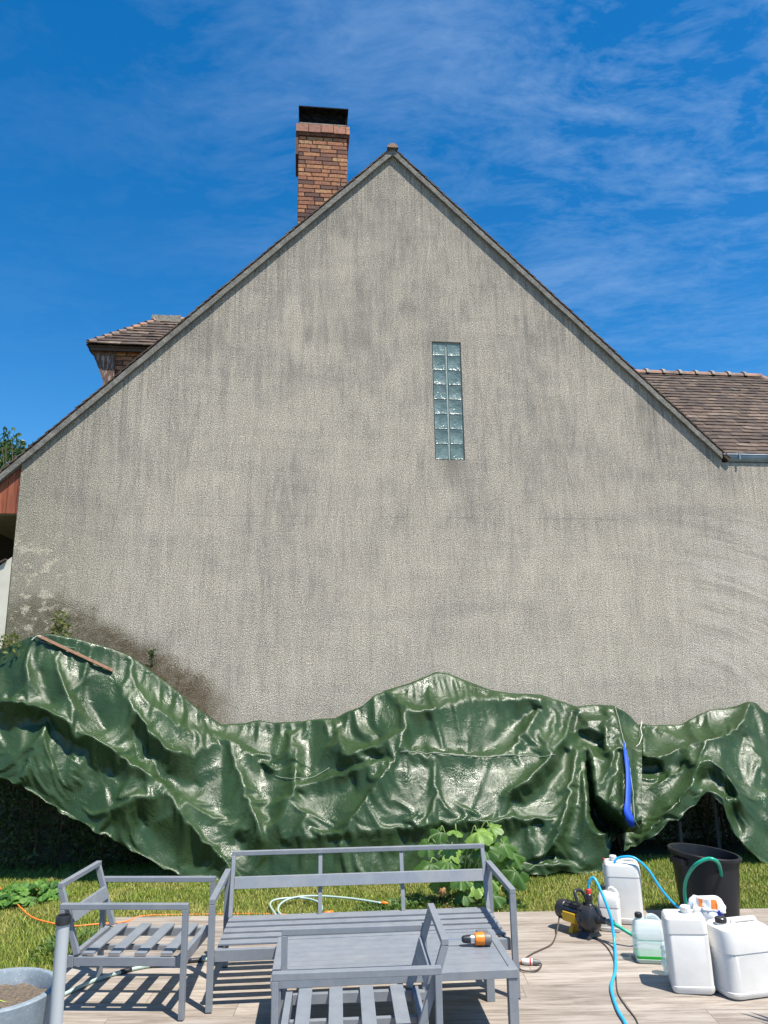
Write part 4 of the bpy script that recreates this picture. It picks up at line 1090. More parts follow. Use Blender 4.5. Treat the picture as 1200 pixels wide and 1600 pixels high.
M_ = M().tube([Y2(u, v, .25) for u, v in cordp], .004, 6); o = M_.obj('tie_cord', m_rope, None, smooth=True); into(o, tarp1)
# stakes holding it open
for (u, v0, v1, yy) in ((1118, 1262, 1345, 8.95), (1062, 1290, 1350, 9.0)):
    a = atY(u, v0, yy); o = M().tube([(0, 0, -.03), (0, 0, a.z+.05)], .022, 8).obj('stake', m_drys, loc=(a.x, a.y, 0))
    tag(o, 'thin grey stake in the dark opening under the right tarpaulin, ' + ('right one' if u > 1100 else 'left one'), 'stake')
# log heap / shrubs under the two sheets, unseen except as darkness
hedge('shrub_row', 1.9, 5.4, lambda x: 1.0, 900, 'dark shaded shrubs under the open right tarpaulin', depth=.5)

# timber batten and white cord on the top of the cover
pa, pb_ = Y1(62, 995, .035), Y1(178, 1045, .03)
o = M().bar(pa, pb_, .038, .014, ref=(0, -.7, .7)).obj('timber_batten', m_plank, bevel=.002); recenter(o, (pa+pb_)/2)
tag(o, 'thin brown wooden batten lying across the top of the green tarpaulin', 'batten')
o = M().tube(catmull([Y1(50, 1001, .02), Y1(55, 997, .02), Y1(60, 995, .03), Y1(66, 996, .04)], 5), .005, 6).obj('cord_knot', m_rope, smooth=True); recenter(o, pa)
tag(o, 'short white knotted cord at the upper end of the wooden batten', 'cord')

# ------------------------------------------------------------------ furniture
AH_, SH, BH = .64, .34, .75       # arm, seat, back height
tb, tw_ = .032, .040
def seat_unit(name, W, D, label, slats, mids, bw_in=.03):
    """faces +x, width along y"""
    e = empty(name); tag(e, label, 'sofa' if W > 1 else 'armchair')
    for s in (-1, 1):
        y = s*(W/2-tw_/2)
        for x in (D/2-tb/2, -D/2+tb/2):
            M().box(x-tb/2, x+tb/2, y-tw_/2, y+tw_/2, .006, AH_-tb-.0005).obj('leg', m_alu, e, bevel=.003)
        M().box(-D/2, D/2, y-tw_/2, y+tw_/2, AH_-tb, AH_).obj('armrest', m_alu, e, bevel=.003)
    yi = W/2-tw_-.001; fr = M(); fh = .055
    fr.box(D/2-.035-.03, D/2-.03, -yi, yi, SH-fh-.012, SH-.001)
    fr.box(-D/2+.055, -D/2+.09, -yi, yi, SH-fh-.012, SH-.001)
    for s in (-1, 1): fr.bar((-D/2+.091, s*(yi-.02), SH-.035), (D/2-.066, s*(yi-.02), SH-.035), .032, .05)
    if W > 1:
        for f in (-.17, .17): fr.bar((-D/2+.091, f*W, SH-.045), (D/2-.066, f*W, SH-.045), .03, .03)
    else: fr.bar((-D/2+.091, 0, SH-.045), (D/2-.066, 0, SH-.045), .03, .03)
    for s in (-1, 1): fr.box(-D/2+.02, -D/2+.054, s*(W/2-tw_-.022)-.018, s*(W/2-tw_-.022)+.018, SH-.06, SH-.02)
    fr.obj('seat_frame', m_alu, e, bevel=.002)
    xs = np.linspace(-D/2+.175, D/2-.135, slats)
    for x in xs: M().box(x-.036, x+.036, -yi+.012, yi-.012, SH, SH+.014).obj('slat', m_alu, e, bevel=.003)
    # back
    yb_ = W/2-tw_-.002; x0, z0, x1, z1 = -D/2+.105, SH+.002, -D/2-.025, BH
    P = lambda f: (x0+(x1-x0)*f, z0+(z1-z0)*f)
    bk = M()
    for s in (-1, 1): bk.bar((x0, s*(yb_-.015), z0), (x1, s*(yb_-.015), z1-.030), .028, .036, ref=(1, 0, 0))
    xt, zt = P(1); bk.box(xt-.018, xt+.018, -yb_, yb_, zt-.03, zt)
    bk.obj('back_frame', m_alu, e, bevel=.003)
    f = .52; a = P(f-.09); b = P(f+.09)
    mr_ = M(); mr_.hexa([(a[0]+.002, -yb_+.031, a[1]), (a[0]+.022, -yb_+.031, a[1]), (a[0]+.022, yb_-.031, a[1]), (a[0]+.002, yb_-.031, a[1]),
                         (b[0]+.002, -yb_+.031, b[1]), (b[0]+.022, -yb_+.031, b[1]), (b[0]+.022, yb_-.031, b[1]), (b[0]+.002, yb_-.031, b[1])])
    mr_.obj('back_rail', m_alu, e, bevel=.002)
    for q in mids:
        y = -yb_ + 2*yb_*q; c0, c1 = P(0), P(.94)
        M().bar((c0[0]-.012, y, c0[1]-.03), (c1[0]-.010, y, c1[1]), .028, .014, ref=(1, 0, 0)).obj('back_upright', m_alu, e, bevel=.002)
    sc = M()
    for q in ((.28, .58, .86) if W > 1 else (.12, .5, .88)):
        sc.lathe([(.007, 0), (.007, .004), (.003, .007)], 8, (-D/2+.072, -yi+2*yi*q, SH))
    each(sc, 'screw', m_screw, e)
    ft = M()
    for s in (-1, 1):
        for x in (D/2-tb/2, -D/2+tb/2): ft.box(x-tb/2+.002, x+tb/2-.002, s*(W/2-tw_/2)-tw_/2+.002, s*(W/2-tw_/2)+tw_/2-.002, 0, .007)
    each(ft, 'foot_cap', m_blk, e)
    return e
def copy_tree(o, parent=None):
    c = o.copy(); COL.objects.link(c); c.parent = parent
    for ch in [q for q in bpy.data.objects if q.parent == o and q.name != c.name]: copy_tree(ch, c)
    return c
GRP = 'bare aluminium garden armchair frames'
ch1 = seat_unit('armchair', .66, .80, 'bare grey aluminium garden armchair frame facing right, beside the planter at left', 4, ())
ch1['group'] = GRP
ch2 = copy_tree(ch1); ch2['label'] = 'bare grey aluminium garden armchair frame in the foreground, facing left in front of the table'
ch1.location = (-1.62, 5.285, 0); ch1.rotation_euler = (0, 0, rad(-2.6))
ch2.location = (-.175, 4.19, 0); ch2.rotation_euler = (0, 0, rad(183.6))
sofa = seat_unit('garden_sofa', 1.95, .76, 'long bare grey aluminium garden sofa frame with slatted seat, behind the low table', 5, (.345, .665))
sofa.rotation_euler = (0, 0, rad(-90+4.3))
fx, fy = (-1.105+.795)/2, (5.035+5.18)/2
sofa.location = (fx - .38*math.sin(rad(4.3)), fy+.38*math.cos(rad(4.3)), 0)

tb_ = empty('coffee_table', (0.005, 4.82, 0), rad(4.6)); tag(tb_, 'low rectangular grey aluminium garden table with slatted top carrying the drill', 'table')
TL, TW, TH = 1.36, .68, .40
fr = M(); b_ = .045
fr.box(-TL/2, TL/2, -TW/2, -TW/2+b_, TH-.045, TH).box(-TL/2, TL/2, TW/2-b_, TW/2, TH-.045, TH)
fr.box(-TL/2, -TL/2+b_, -TW/2+b_+.0005, TW/2-b_-.0005, TH-.045, TH).box(TL/2-b_, TL/2, -TW/2+b_+.0005, TW/2-b_-.0005, TH-.045, TH)
fr.obj('frame', m_alu, tb_, bevel=.003)
tp = M(); n = 8; w = (TW-2*b_-.004)/n
for i in range(n):
    y = -TW/2+b_+.002+i*w; tp.box(-TL/2+b_+.002, TL/2-b_-.002, y+.0009, y+w-.0009, TH-.016, TH-.004)
tp.obj('tabletop', m_alu, tb_)
M().box(-TL/2+b_+.01, TL/2-b_-.01, -TW/2+b_+.01, TW/2-b_-.01, TH-.03, TH-.018).obj('backing', m_alu, tb_)
for sx_ in (-1, 1):
    for sy_ in (-1, 1):
        x, y = sx_*(TL/2-.032), sy_*(TW/2-.032); M().box(x-.026, x+.026, y-.026, y+.026, .0, TH-.0455).obj('leg', m_alu, tb_, bevel=.003)

# cordless drill lying on the table
p0 = at(708, 1466, .44); p1 = at(772, 1466, .44)
dr_ = empty('cordless_drill', ((p0.x+p1.x)/2, (p0.y+p1.y)/2, TH), math.atan2(p1.y-p0.y, p1.x-p0.x)+rad(4))
tag(dr_, 'orange and black cordless drill lying on its side on the table', 'drill')
XR = Matrix.Rotation(rad(90), 4, 'Y')
def cyl(prof, n=20, loc=(0, 0, 0), rot=XR, sy=1.0):
    m = M(); m.lathe(prof, n, (0, 0, 0), 1, sy); m.xf(Matrix.Translation(Vector(loc)) @ rot); return m
r0 = .036
cyl([(.0045, -.160), (.005, -.07)], 8, (0, 0, r0)).obj('bit', m_steel, dr_, smooth=40)
cyl([(.012, -.072), (.020, -.062), (.0235, -.035), (.0235, -.022)], 20, (0, 0, r0)).obj('chuck', m_blk, dr_, smooth=30)
cyl([(.0245, -.021), (.0275, -.018), (.0275, .002), (.0245, .004)], 20, (0, 0, r0)).obj('torque_ring', m_steel, dr_, smooth=30)
cyl([(.028, .005), (.034, .012), (.036, .055), (.034, .064)], 20, (0, 0, r0)).obj('housing', m_org, dr_, smooth=30)
cyl([(.0345, .065), (.0355, .075), (.033, .100), (.022, .108)], 20, (0, 0, r0)).obj('motor_cap', m_gry, dr_, smooth=30)
m = M(); m.tube([(.045, .02, r0), (.052, .06, r0-.004), (.060, .085, r0-.006)], [.022, .018, .020], 12); m.obj('grip', m_org, dr_, smooth=True)
M().box(.03, .105, .088, .125, .004, .052).obj('battery', m_gry, dr_, bevel=.008)

# ------------------------------------------------------------------ hoses, cables
def hose(name, pts, r, m, label, cat='hose', k=8, n=10, ends=None, elabel=None):
    P = catmull(pts, k); o = M().tube(P, r, n).obj(name, m, smooth=True); b = Vector(P[0]); b.z = 0
    recenter(o, b); tag(o, label, cat); return o

# pump
PM = Vector((1.46, 6.28, 0)); pdir = (at(945, 1446, .16)-at(885, 1428, .16)); pang = math.atan2(pdir.y, pdir.x)
pump = empty('water_pump', at(908, 1459, 0), pang); tag(pump, 'black and yellow electric water pump with carry handle standing on the patio tiles', 'pump')
hz_ = .145
cyl([(.045, -.205), (.068, -.195), (.074, -.17), (.074, -.125), (.070, -.12)], 24, (0, 0, hz_)).obj('fan_cover', m_blk, pump, smooth=35)
m = M()
for k in range(13):           # ribbed motor shell, upper part
    a = rad(-35+k*250/12.0); c, s = math.cos(a), math.sin(a)
    m.bar((-.119, c*.069, hz_+s*.069), (.035, c*.069, hz_+s*.069), .012, .020, ref=(0, -s, c))
m.tube([(-.119, 0, hz_), (.035, 0, hz_)], .068, 24); m.obj('motor_shell', m_blk, pump, smooth=30)
m = M()
vs = []
for x in (-.118, .02):
    for rr in (.0715, .082):
        for k in range(13): a = rad(185+k*170/12.0); vs.append((x, math.cos(a)*rr, hz_+math.sin(a)*rr))
fs = []
for k in range(12): fs += [(13+k, 14+k, 40+k-0, 39+k)]
for k in range(12): fs += [(k, 26+k, 27+k, k+1)]
fs += [(0, 13, 39, 26), (12, 38, 51, 25), tuple(range(13))+tuple(range(25, 12, -1)), tuple(range(26, 39))+tuple(range(51, 38, -1))]
m.add(vs, fs, .5)
m.box(-.105, .01, -.0845, -.070, hz_-.055, hz_+.012)
m.obj('motor_casing', m_yel, pump, bevel=.002)
m = M(); m.hexa([(-.085, -.055, 0), (-.045, -.055, 0), (-.045, .055, 0), (-.085, .055, 0), (-.075, -.02, hz_-.078), (-.055, -.02, hz_-.078), (-.055, .02, hz_-.078), (-.075, .02, hz_-.078)]); m.obj('foot', m_yel, pump, bevel=.003)
cyl([(.05, .022), (.088, .030), (.100, .045), (.100, .060), (.094, .064), (.098, .085), (.100, .115), (.090, .145), (.060, .165), (.035, .170)], 28, (0, 0, hz_-.012)).obj('pump_head', m_blk, pump, smooth=35)
m = M()
for k in range(8):
    a = 2*math.pi*k/8; m.tube([(.04, math.cos(a)*.098, hz_-.012+math.sin(a)*.098), (.075, math.cos(a)*.098, hz_-.012+math.sin(a)*.098)], .010, 8)
each(m, 'flange_bolt', m_blk, pump, smooth=40)
m = M(); m.hexa([(.02, -.085, 0), (.135, -.085, 0), (.135, .085, 0), (.02, .085, 0), (.04, -.05, hz_-.09), (.12, -.05, hz_-.09), (.12, .05, hz_-.09), (.04, .05, hz_-.09)]); m.obj('base', m_blk, pump, bevel=.004)
M().tube(catmull([(.035, -.05, hz_+.07), (.01, -.05, hz_+.13), (-.005, -.035, hz_+.165), (0.0, .02, hz_+.165), (.015, .05, hz_+.13), (.035, .05, hz_+.07)], 6), .0125, 12).obj('carry_handle', m_blk, pump, smooth=True)
cyl([(.036, .165), (.032, .20), (.026, .205), (.026, .235), (.022, .24)], 18, (0, 0, hz_-.0)).obj('inlet', m_blk, pump, smooth=30)
cyl([(.030, -.01), (.030, .012), (.024, .02), (.024, .05), (.027, .052), (.027, .085), (.022, .09)], 18, (.10, 0, hz_+.075), Matrix.Identity(4)).obj('outlet', m_blk, pump, smooth=30)
cyl([(.021, .091), (.021, .118), (.016, .125)], 16, (.10, 0, hz_+.075), Matrix.Identity(4)).obj('outlet_connector', m_red, pump, smooth=30)
cyl([(.018, .241), (.018, .262), (.025, .264), (.025, .308), (.018, .312)], 16, (0, 0, hz_)).obj('inlet_connector', m_gry, pump, smooth=30)
RZ = Matrix.Rotation(pang, 4, 'Z'); pw = lambda x, y, z: pump.location + (RZ @ Vector((x, y, z)))
top = pw(.10, 0, hz_+.197); inl = pw(.31, 0, hz_)

hose('garden_hose', [top, top+Vector((.008, -.005, .05)), top+Vector((.05, -.03, .075)), at(952, 1425, .22), at(958, 1455, .10), at(961, 1482, .015), at(962, 1505, .012), at(961, 1520, .012), at(955, 1540, .012),
     at(958, 1558, .012), at(966, 1580, .012), at(978, 1601, .012), at(990, 1640, .012)], .0105, m_hblue, 'bright blue hose running from the pump top down across the patio tiles')
hose('garden_hose', [inl, at(990, 1462, .08), at(1005, 1470, .02), at(1030, 1474, .014), at(1052, 1474, .014), at(1075, 1468, .014), at(1085, 1452, .03), at(1076, 1425, .12), at(1070, 1400, .24), at(1072, 1375, .38), at(1085, 1353, .52), at(1105, 1342, .58), at(1120, 1346, .56), at(1126, 1360, .45), at(1128, 1385, .25)],
     .0135, m_hgreen, 'teal green hose leaving the pump inlet and curling up into the black bin')
hose('garden_hose', [at(958, 1368, .36), at(960, 1348, .46), at(968, 1340, .50), at(990, 1340, .51), at(1012, 1358, .43), at(1030, 1385, .31), at(1046, 1405, .22), at(1060, 1418, .16), at(1075, 1428, .08), at(1090, 1450, .012), at(1110, 1462, .012)],
     .0095, m_hblue, 'blue hose arching over the tall back jerrycan down behind the big one')
e = empty('garden_hose', at(470, 1405, 0)); tag(e, 'pale green hose lying in loops on the grass behind the sofa', 'hose')
cl = [at(440, 1440, .01), at(428, 1425, .02), at(422, 1413, .025), at(430, 1406, .03), at(455, 1403, .03), at(480, 1404, .03), at(498, 1410, .03), at(503, 1418, .03), at(498, 1427, .02), at(480, 1434, .02), at(450, 1434, .02), at(435, 1424, .03), at(440, 1411, .04), at(462, 1402, .04), at(500, 1400, .04), at(550, 1404, .035), at(596, 1411, .03)]
b = e.location; M().tube([p-b for p in catmull(cl, 7)], .0095, 8).obj('tube', m_hpale, e, smooth=True)
q = cl[-1]-b; M().tube([q, q+Vector((.035, -.005, 0)), q+Vector((.06, -.008, 0))], [.014, .014, .010], 10).obj('connector', m_org, e, smooth=True)
q = at(507, 1427, .03)-b; M().tube([q, q+Vector((.07, 0.02, .005))], [.016, .012], 10).obj('connector', m_org, e, smooth=True)

e = empty('telescopic_pole', at(215, 1512, 0)); tag(e, 'pale grey telescopic pole with black sleeves lying under the left armchair', 'pole')
tl = catmull([at(95, 1556, .014), at(150, 1531, .014), at(200, 1516, .014), at(240, 1508, .014), at(300, 1501, .014), at(335, 1498, .014), at(360, 1497, .014)], 8); b = e.location
M().tube([p-b for p in tl], .0125, 10).obj('shaft', m_hpale, e, smooth=True)
for (i0, i1) in ((14, 18), (23, 27), (31, 36)): M().tube([p-b for p in tl[i0:i1]], .0165, 12).obj('sleeve', m_blk, e, smooth=True)

oc = [at(-40, 1352, .01), at(0, 1388, .02), at(18, 1402, .02), at(32, 1418, .02), at(50, 1433, .02), at(75, 1441, .02), at(110, 1447, .02), at(150, 1444, .015), at(196, 1440, .006), at(225, 1431, -.01), at(300, 1429, -.02), at(420, 1428, -.02), at(500, 1436, .008), at(580, 1470, .008), at(700, 1505, .008), at(780, 1506, .008), at(808, 1503, .008), at(818, 1504, .015)]
hose('extension_cord', oc, .0062, m_ocord, 'orange extension cord running from the left lawn under the sofa to the plug', 'cord', n=8)
e = empty('plug_coupling', at(828, 1508, 0), rad(-12)); tag(e, 'white and red cord coupling with grey plug on the patio right of the table', 'plug')
M().tube([(-.055, 0, .022), (-.035, 0, .022), (.02, 0, .022)], [.014, .021, .021], 14).obj('socket', m_plw, e, smooth=35)
M().tube([(.0, 0, .022), (.010, 0, .022)], .0225, 14).obj('red_band', m_red, e, smooth=30)
M().tube([(.021, 0, .022), (.05, .0, .022), (.075, .005, .02)], [.019, .017, .009], 14).obj('plug_body', m_gry, e, smooth=35)
cb_ = [pw(-.20, .0, hz_-.03), at(872, 1445, .06), at(869, 1460, .012), at(862, 1475, .007), at(845, 1484, .007), at(832, 1490, .007), at(815, 1502, .007), at(811, 1512, .010), at(820, 1517, .012), at(838, 1516, .012), at(846, 1508, .012), at(842, 1503, .02)]
hose('power_cable', cb_, .0055, m_cable, 'thin dark cable from the pump motor looping to the plug', 'cable', n=8)
hose('power_cable', [at(925, 1462, .008), at(940, 1472, .006), at(950, 1482, .006), at(958, 1497, .006), at(962, 1520, .006), at(965, 1550, .006), at(978, 1572, .006), at(995, 1595, .006), at(1003, 1630, .006)], .004, m_cable, 'thin dark cable crossing under the blue hose towards the bottom of the photo', 'cable', n=8)

# ------------------------------------------------------------------ jerrycans
def rrect(w, d, r, n=5):
    out = []
    for (sx_, sy_, a0) in ((1, 1, 0), (-1, 1, 90), (-1, -1, 180), (1, -1, 270)):
        for k in range(n+1):
            a = rad(a0+90*k/n); out.append((sx_*(w/2-r)+math.cos(a)*r, sy_*(d/2-r)+math.sin(a)*r))
    return out
def loft(m, layers, n=5, r=.5):        # layers (z,w,d,r,ox,oy)
    vs = []; 
    for (z, w, d, q, ox, oy) in layers: vs += [(x+ox, y+oy, z) for x, y in rrect(w, d, min(q, w/2-.001, d/2-.001), n)]
    K = 4*(n+1); N = len(layers)
    fs = [(i*K+k, i*K+(k+1) % K, (i+1)*K+(k+1) % K, (i+1)*K+k) for i in range(N-1) for k in range(K)] + [tuple(range(K-1, -1, -1)), tuple((N-1)*K+k for k in range(K))]
    return m.add(vs, fs, r)
JG = 'plastic jerrycans grouped on the patio'
def jerrycan(loc, rz, w, d, h, label, mbody=None, capmat=None, capx=-.28, style='flat', lean=0, liquid=0, name='jerrycan', hand=True, capr=.024, seam=.72, rad_=.17):
    e = empty(name, loc, rz); tag(e, label, 'jerrycan', JG); mbody = mbody or m_plw
    if lean: e.rotation_euler = (lean[0], lean[1], rz)
    q = min(w, d)*rad_; m = M()
    sh = .86 if style == 'flat' else .74
    L_ = [(0, w*.86, d*.80, q*.8, 0, 0), (.010, w*.95, d*.93, q, 0, 0), (.03, w, d, q, 0, 0), (h*.10, w, d, q, 0, 0), (h*.105, w*.988, d*.975, q, 0, 0), (h*seam-.004, w*.988, d*.975, q, 0, 0), (h*seam-.001, w*.978, d*.96, q, 0, 0), (h*seam+.002, w*.978, d*.96, q, 0, 0), (h*seam+.005, w, d, q, 0, 0), (h*sh-.01, w*.985, d*.98, q, 0, 0)]
    if style == 'flat': L_ += [(h*.90, w*.95, d*.94, q, 0, 0), (h*.925, w*.88, d*.84, q*.8, 0, 0), (h*.935, w*.74, d*.66, q*.6, 0, 0)]
    else: L_ += [(h*.82, w*.90, d*.80, q, 0, 0), (h*.88, w*.80, d*.62, q*.9, 0, 0), (h*.90, w*.62, d*.40, q*.5, 0, 0)]
    loft(m, L_)
    body = m.obj('body', mbody, e, smooth=28, bevel=.004)
    zt = h*(.935 if style == 'flat' else .90)
    # handle: an arch over the top
    if hand:
        hx0, hx1 = w*(capx+.22), w*.40
        if style == 'flat':
            P = [(hx0, 0, zt-.02), (hx0+.006, 0, zt+h*.018), (hx0+.03, 0, zt+h*.036), (hx1-.03, 0, zt+h*.036), (hx1-.01, 0, zt+h*.018), (hx1, 0, zt-.03)]
        else:
            P = [(hx0, 0, zt-.02), (hx0+.012, 0, zt+h*.05), (hx0+.035, 0, zt+h*.085), (hx1-.03, 0, zt+h*.07), (hx1-.004, 0, zt+h*.0), (hx1+.008, 0, zt-h*.12)]
        hm_ = M().tube(catmull(P, 5), .0125 if h < .4 else .015, 10); hm_.obj('handle', mbody, e, smooth=True)
    cx = w*capx; M().lathe([(capr*1.05, zt-.02), (capr*1.05, zt+.012), (capr*.9, zt+.014)], 20, (cx, 0, 0)).obj('neck', mbody, e, smooth=30)
    cm = M(); 
    cm.lathe([(capr*1.12, zt+.010), (capr*1.16, zt+.014), (capr*1.16, zt+.036), (capr*1.0, zt+.041)], 22, (cx, 0, 0))
    for k in range(22): a = 2*math.pi*k/22; cm.tube([(cx+math.cos(a)*capr*1.16, math.sin(a)*capr*1.16, zt+.014), (cx+math.cos(a)*capr*1.16, math.sin(a)*capr*1.16, zt+.035)], .0018, 4)
    cm.obj('cap', capmat or m_blk, e, smooth=30)
    if liquid:
        m = M(); loft(m, [(.004, w*.84, d*.78, q*.8, 0, 0), (.012, w*.93, d*.91, q, 0, 0), (.032, w*.985, d*.98, q, 0, 0), (h*liquid, w*.985, d*.98, q, 0, 0)]); m.obj('liquid', m_liquid, e, smooth=50)
    return e
def ctr(u, v, d): p = at(u, v, 0); return Vector((p.x, p.y+d, 0))
jerrycan(ctr(984, 1446, .11), rad(-12), .285, .22, .49, 'tall white jerrycan with the blue hose over its top, rearmost beside the lawn', capmat=m_plw, capx=-.22)
jerrycan(ctr(958, 1457, .06), rad(-22), .165, .13, .315, 'small white jerrycan with black cap and loop handle standing between pump and tall can', capx=-.25, style='loop', capr=.019, seam=.55)
jerrycan(ctr(1021, 1507, .07), rad(-8), .205, .155, .30, 'translucent jerrycan with a little green liquid at the bottom and black cap', mbody=m_clear, capx=-.27, style='loop', liquid=.17, capr=.021, seam=.50)
jerrycan(ctr(1094, 1558, .12), rad(-12), .262, .20, .485, 'big white jerrycan with white screw cap leaning slightly, in front of the plastic bag', capmat=m_plw, capx=.08, hand=True, lean=(rad(1), rad(-2.5)), capr=.028)
jerrycan(ctr(1180, 1565, .15), rad(14), .36, .27, .43, 'wide white jerrycan with black cap at the right edge of the photo', capx=-.32, capr=.030, seam=.60, rad_=.27)

# bin
bn = empty('plastic_bin', at(1127, 1448, 0)+Vector((0, .20, 0))); tag(bn, 'black round plastic bin standing on the grass with the green hose hanging in', 'bin')
H_ = .50; bn.scale = (1, 1, .94); tilt = lambda p: -p.x*.10*(max(0, p.z)/H_)**2
m = M(); m.lathe([(.210, 0), (.217, .004), (.222, .03), (.246, .30), (.263, .50), (.262, .52), (.285, .522), (.288, .545), (.280, .552), (.262, .550), (.252, .50), (.225, .30), (.190, .04), (.02, .035)], 48, tilt=tilt)
m.obj('body', m_bin, bn, smooth=40)
for a in (200, 20):
    m = M(); ca, sa = math.cos(rad(a)), math.sin(rad(a))
    for s in (-1, 1): m.bar((ca*.255-sa*s*.07, sa*.255+ca*s*.07, .465-tilt(Vector((ca*.25, 0, .5)))*-1), (ca*.290-sa*s*.065, sa*.290+ca*s*.065, .475+tilt(Vector((ca*.25, 0, .5)))), .012, .05)
    m.bar((ca*.292-sa*.075, sa*.292+ca*.075, .475+tilt(Vector((ca*.25, 0, .5)))), (ca*.292+sa*.075, sa*.292-ca*.075, .475+tilt(Vector((ca*.25, 0, .5)))), .014, .05); m.obj('handle', m_bin, bn, bevel=.003)

# crumpled bag behind the big can
bgE = empty('plastic_bag', at(1108, 1500, 0)+Vector((.03, .10, 0))); tag(bgE, 'crumpled white plastic bag with blue and orange print, behind the big jerrycan', 'bag')
def crump(w, d, h, seed, n=22, layers=16, amp=.10):
    vs = []; K = n
    for i in range(layers+1):
        f = i/layers; s = (math.sin(min(1, f*1.1+.25)*math.pi*.62)*.95) if f < .8 else .98-(f-.8)*1.2
        for k in range(K):
            a = 2*math.pi*k/K; x, y = math.cos(a), math.sin(a); q = 1+amp*2*noise.noise(Vector((x*2.2+seed, y*2.2, f*5)))+amp*noise.noise(Vector((x*6, y*6+seed, f*12)))
            vs.append((x*w/2*s*q, y*d/2*s*q, f*h*(1+.06*noise.noise(Vector((x, y, seed))))))
    fs = [(i*K+k, i*K+(k+1) % K, (i+1)*K+(k+1) % K, (i+1)*K+k) for i in range(layers) for k in range(K)] + [tuple(range(K-1, -1, -1)), tuple(layers*K+k for k in range(K))]
    return vs, fs
vs, fs = crump(.27, .16, .385, 3.3, n=60, layers=44)
def fpos(f): c = Vector((0, 0, 0)); [c.__iadd__(Vector(vs[i])) for i in f]; return c/len(f)
parts = {'film': [], 'blue_print': [], 'orange_print': []}
for f in fs:
    c = fpos(f); a = c.x*9+c.z*7+noise.noise(c*9)*1.2
    if c.z > .33 and (abs(c.x+.055) < .016 or abs(c.x-.035) < .022) and c.y < .06: parts['orange_print'].append(f)
    elif c.x > .055 and math.sin(c.z*42+c.x*30) > .1 and c.z > .12: parts['blue_print'].append(f)
    else: parts['film'].append(f)
for k, mm in (('film', m_bagw), ('blue_print', m_bagb), ('orange_print', m_bago)):
    if parts[k]: islands(M().add(vs, parts[k], .5), k, mm, bgE, smooth=35)
bgE.rotation_euler = (0, rad(6), rad(-15))
vs, fs = crump(.09, .07, .20, 8.1, amp=.22); M_ = M().add(vs, fs, .5); o = M_.obj('plastic_film', m_film, smooth=35, loc=at(1047, 1530, 0)+Vector((.02, .06, 0)))
tag(o, 'crumpled clear plastic film tucked between the green can and the big jerrycan', 'film')
# small bottle by the tarpaulin hem
e = empty('small_bottle', at(945, 1362, 0)); tag(e, 'tiny clear bottle with red cap at the tarpaulin hem behind the tall jerrycan', 'bottle')
M().lathe([(.02, 0), (.024, .004), (.024, .07), (.012, .09), (.010, .10)], 14, (0, 0, 0)).obj('body', m_clear, e, smooth=40); M().lathe([(.014, .098), (.014, .125), (.01, .128)], 12).obj('cap', m_red, e, smooth=40)

# ------------------------------------------------------------------ planter and tube at lower left
pt = empty('planter', (-2.01, 4.20, 0)); tag(pt, 'round blue grey fibre cement planter with bare soil at lower left', 'planter')
m = M(); m.lathe([(.20, 0), (.215, .01), (.275, .30), (.298, .44), (.30, .452), (.292, .458), (.268, .458), (.262, .450), (.255, .37), (.02, .36)], 56); m.obj('pot', m_pot, pt, smooth=35)
m = M(); 
K = 30; vs = [(0, 0, .385)]; 
for i in range(1, 9):
    for k in range(K): a = 2*math.pi*k/K; r = .26*i/8; vs.append((r*math.cos(a), r*math.sin(a), .385+.02*noise.noise(Vector((r*20*math.cos(a), r*20*math.sin(a), 0)))))
fs = [(0, 1+k, 1+(k+1) % K) for k in range(K)] + [(1+(i-1)*K+k, 1+i*K+k, 1+i*K+(k+1) % K, 1+(i-1)*K+(k+1) % K) for i in range(1, 8) for k in range(K)]
m.add(vs, fs, .5); m.obj('soil', m_soilm, pt, smooth=True)
o = empty('strap_leaf_plant', (-2.16, 4.14, .39)); tag(o, 'single yellow green strap leaf drooping over the planter soil', 'plant')
def strap(m, P, w, r=.7):
    P = catmull(P, 6); vs = []
    for i, p in enumerate(P):
        f = i/(len(P)-1); t = (P[min(i+1, len(P)-1)]-P[max(i-1, 0)]).normalized(); s = t.cross(Vector((0, 0, 1))).normalized()*w*(1-f**3)*(.5+.5*min(1, f*4)); vs += [p-s, p+Vector((0, 0, -.003)), p+s]
    m.add(vs, [(3*i+j, 3*i+j+1, 3*i+4+j, 3*i+3+j) for i in range(len(P)-1) for j in (0, 1)], r)
m = M(); m_strap = mat('strap_leaf', color=(.30, .42, .03), rough=.4)
strap(m, [(0, 0, 0), (.01, 0, .05), (.08, .0, .075), (.17, .01, .045), (.235, .02, .02)], .011); strap(m, [(0, 0, 0), (-.03, 0, .1), (-.12, .03, .16), (-.25, .05, .12)], .011)
m.obj('leaf', m_strap, o, smooth=True)

tu = empty('upright_tube', (-1.655, 4.105, 0)); tag(tu, 'upright light grey metal tube with a black collar between planter and left armchair', 'tube')
M().tube([(0, 0, 0), (0, 0, .795)], .0315, 28).obj('tube', m_tubeg, tu, smooth=35)
M().lathe([(.033, .785), (.0375, .788), (.0375, .822), (.035, .827), (.028, .827), (.027, .79), (.001, .789)], 28).obj('collar', m_blk, tu, smooth=35)
M().lathe([(.03, 0), (.15, 0), (.15, .012), (.04, .03), (.033, .06), (.03, .06)], 28).obj('base', m_tubeg, tu, smooth=35)

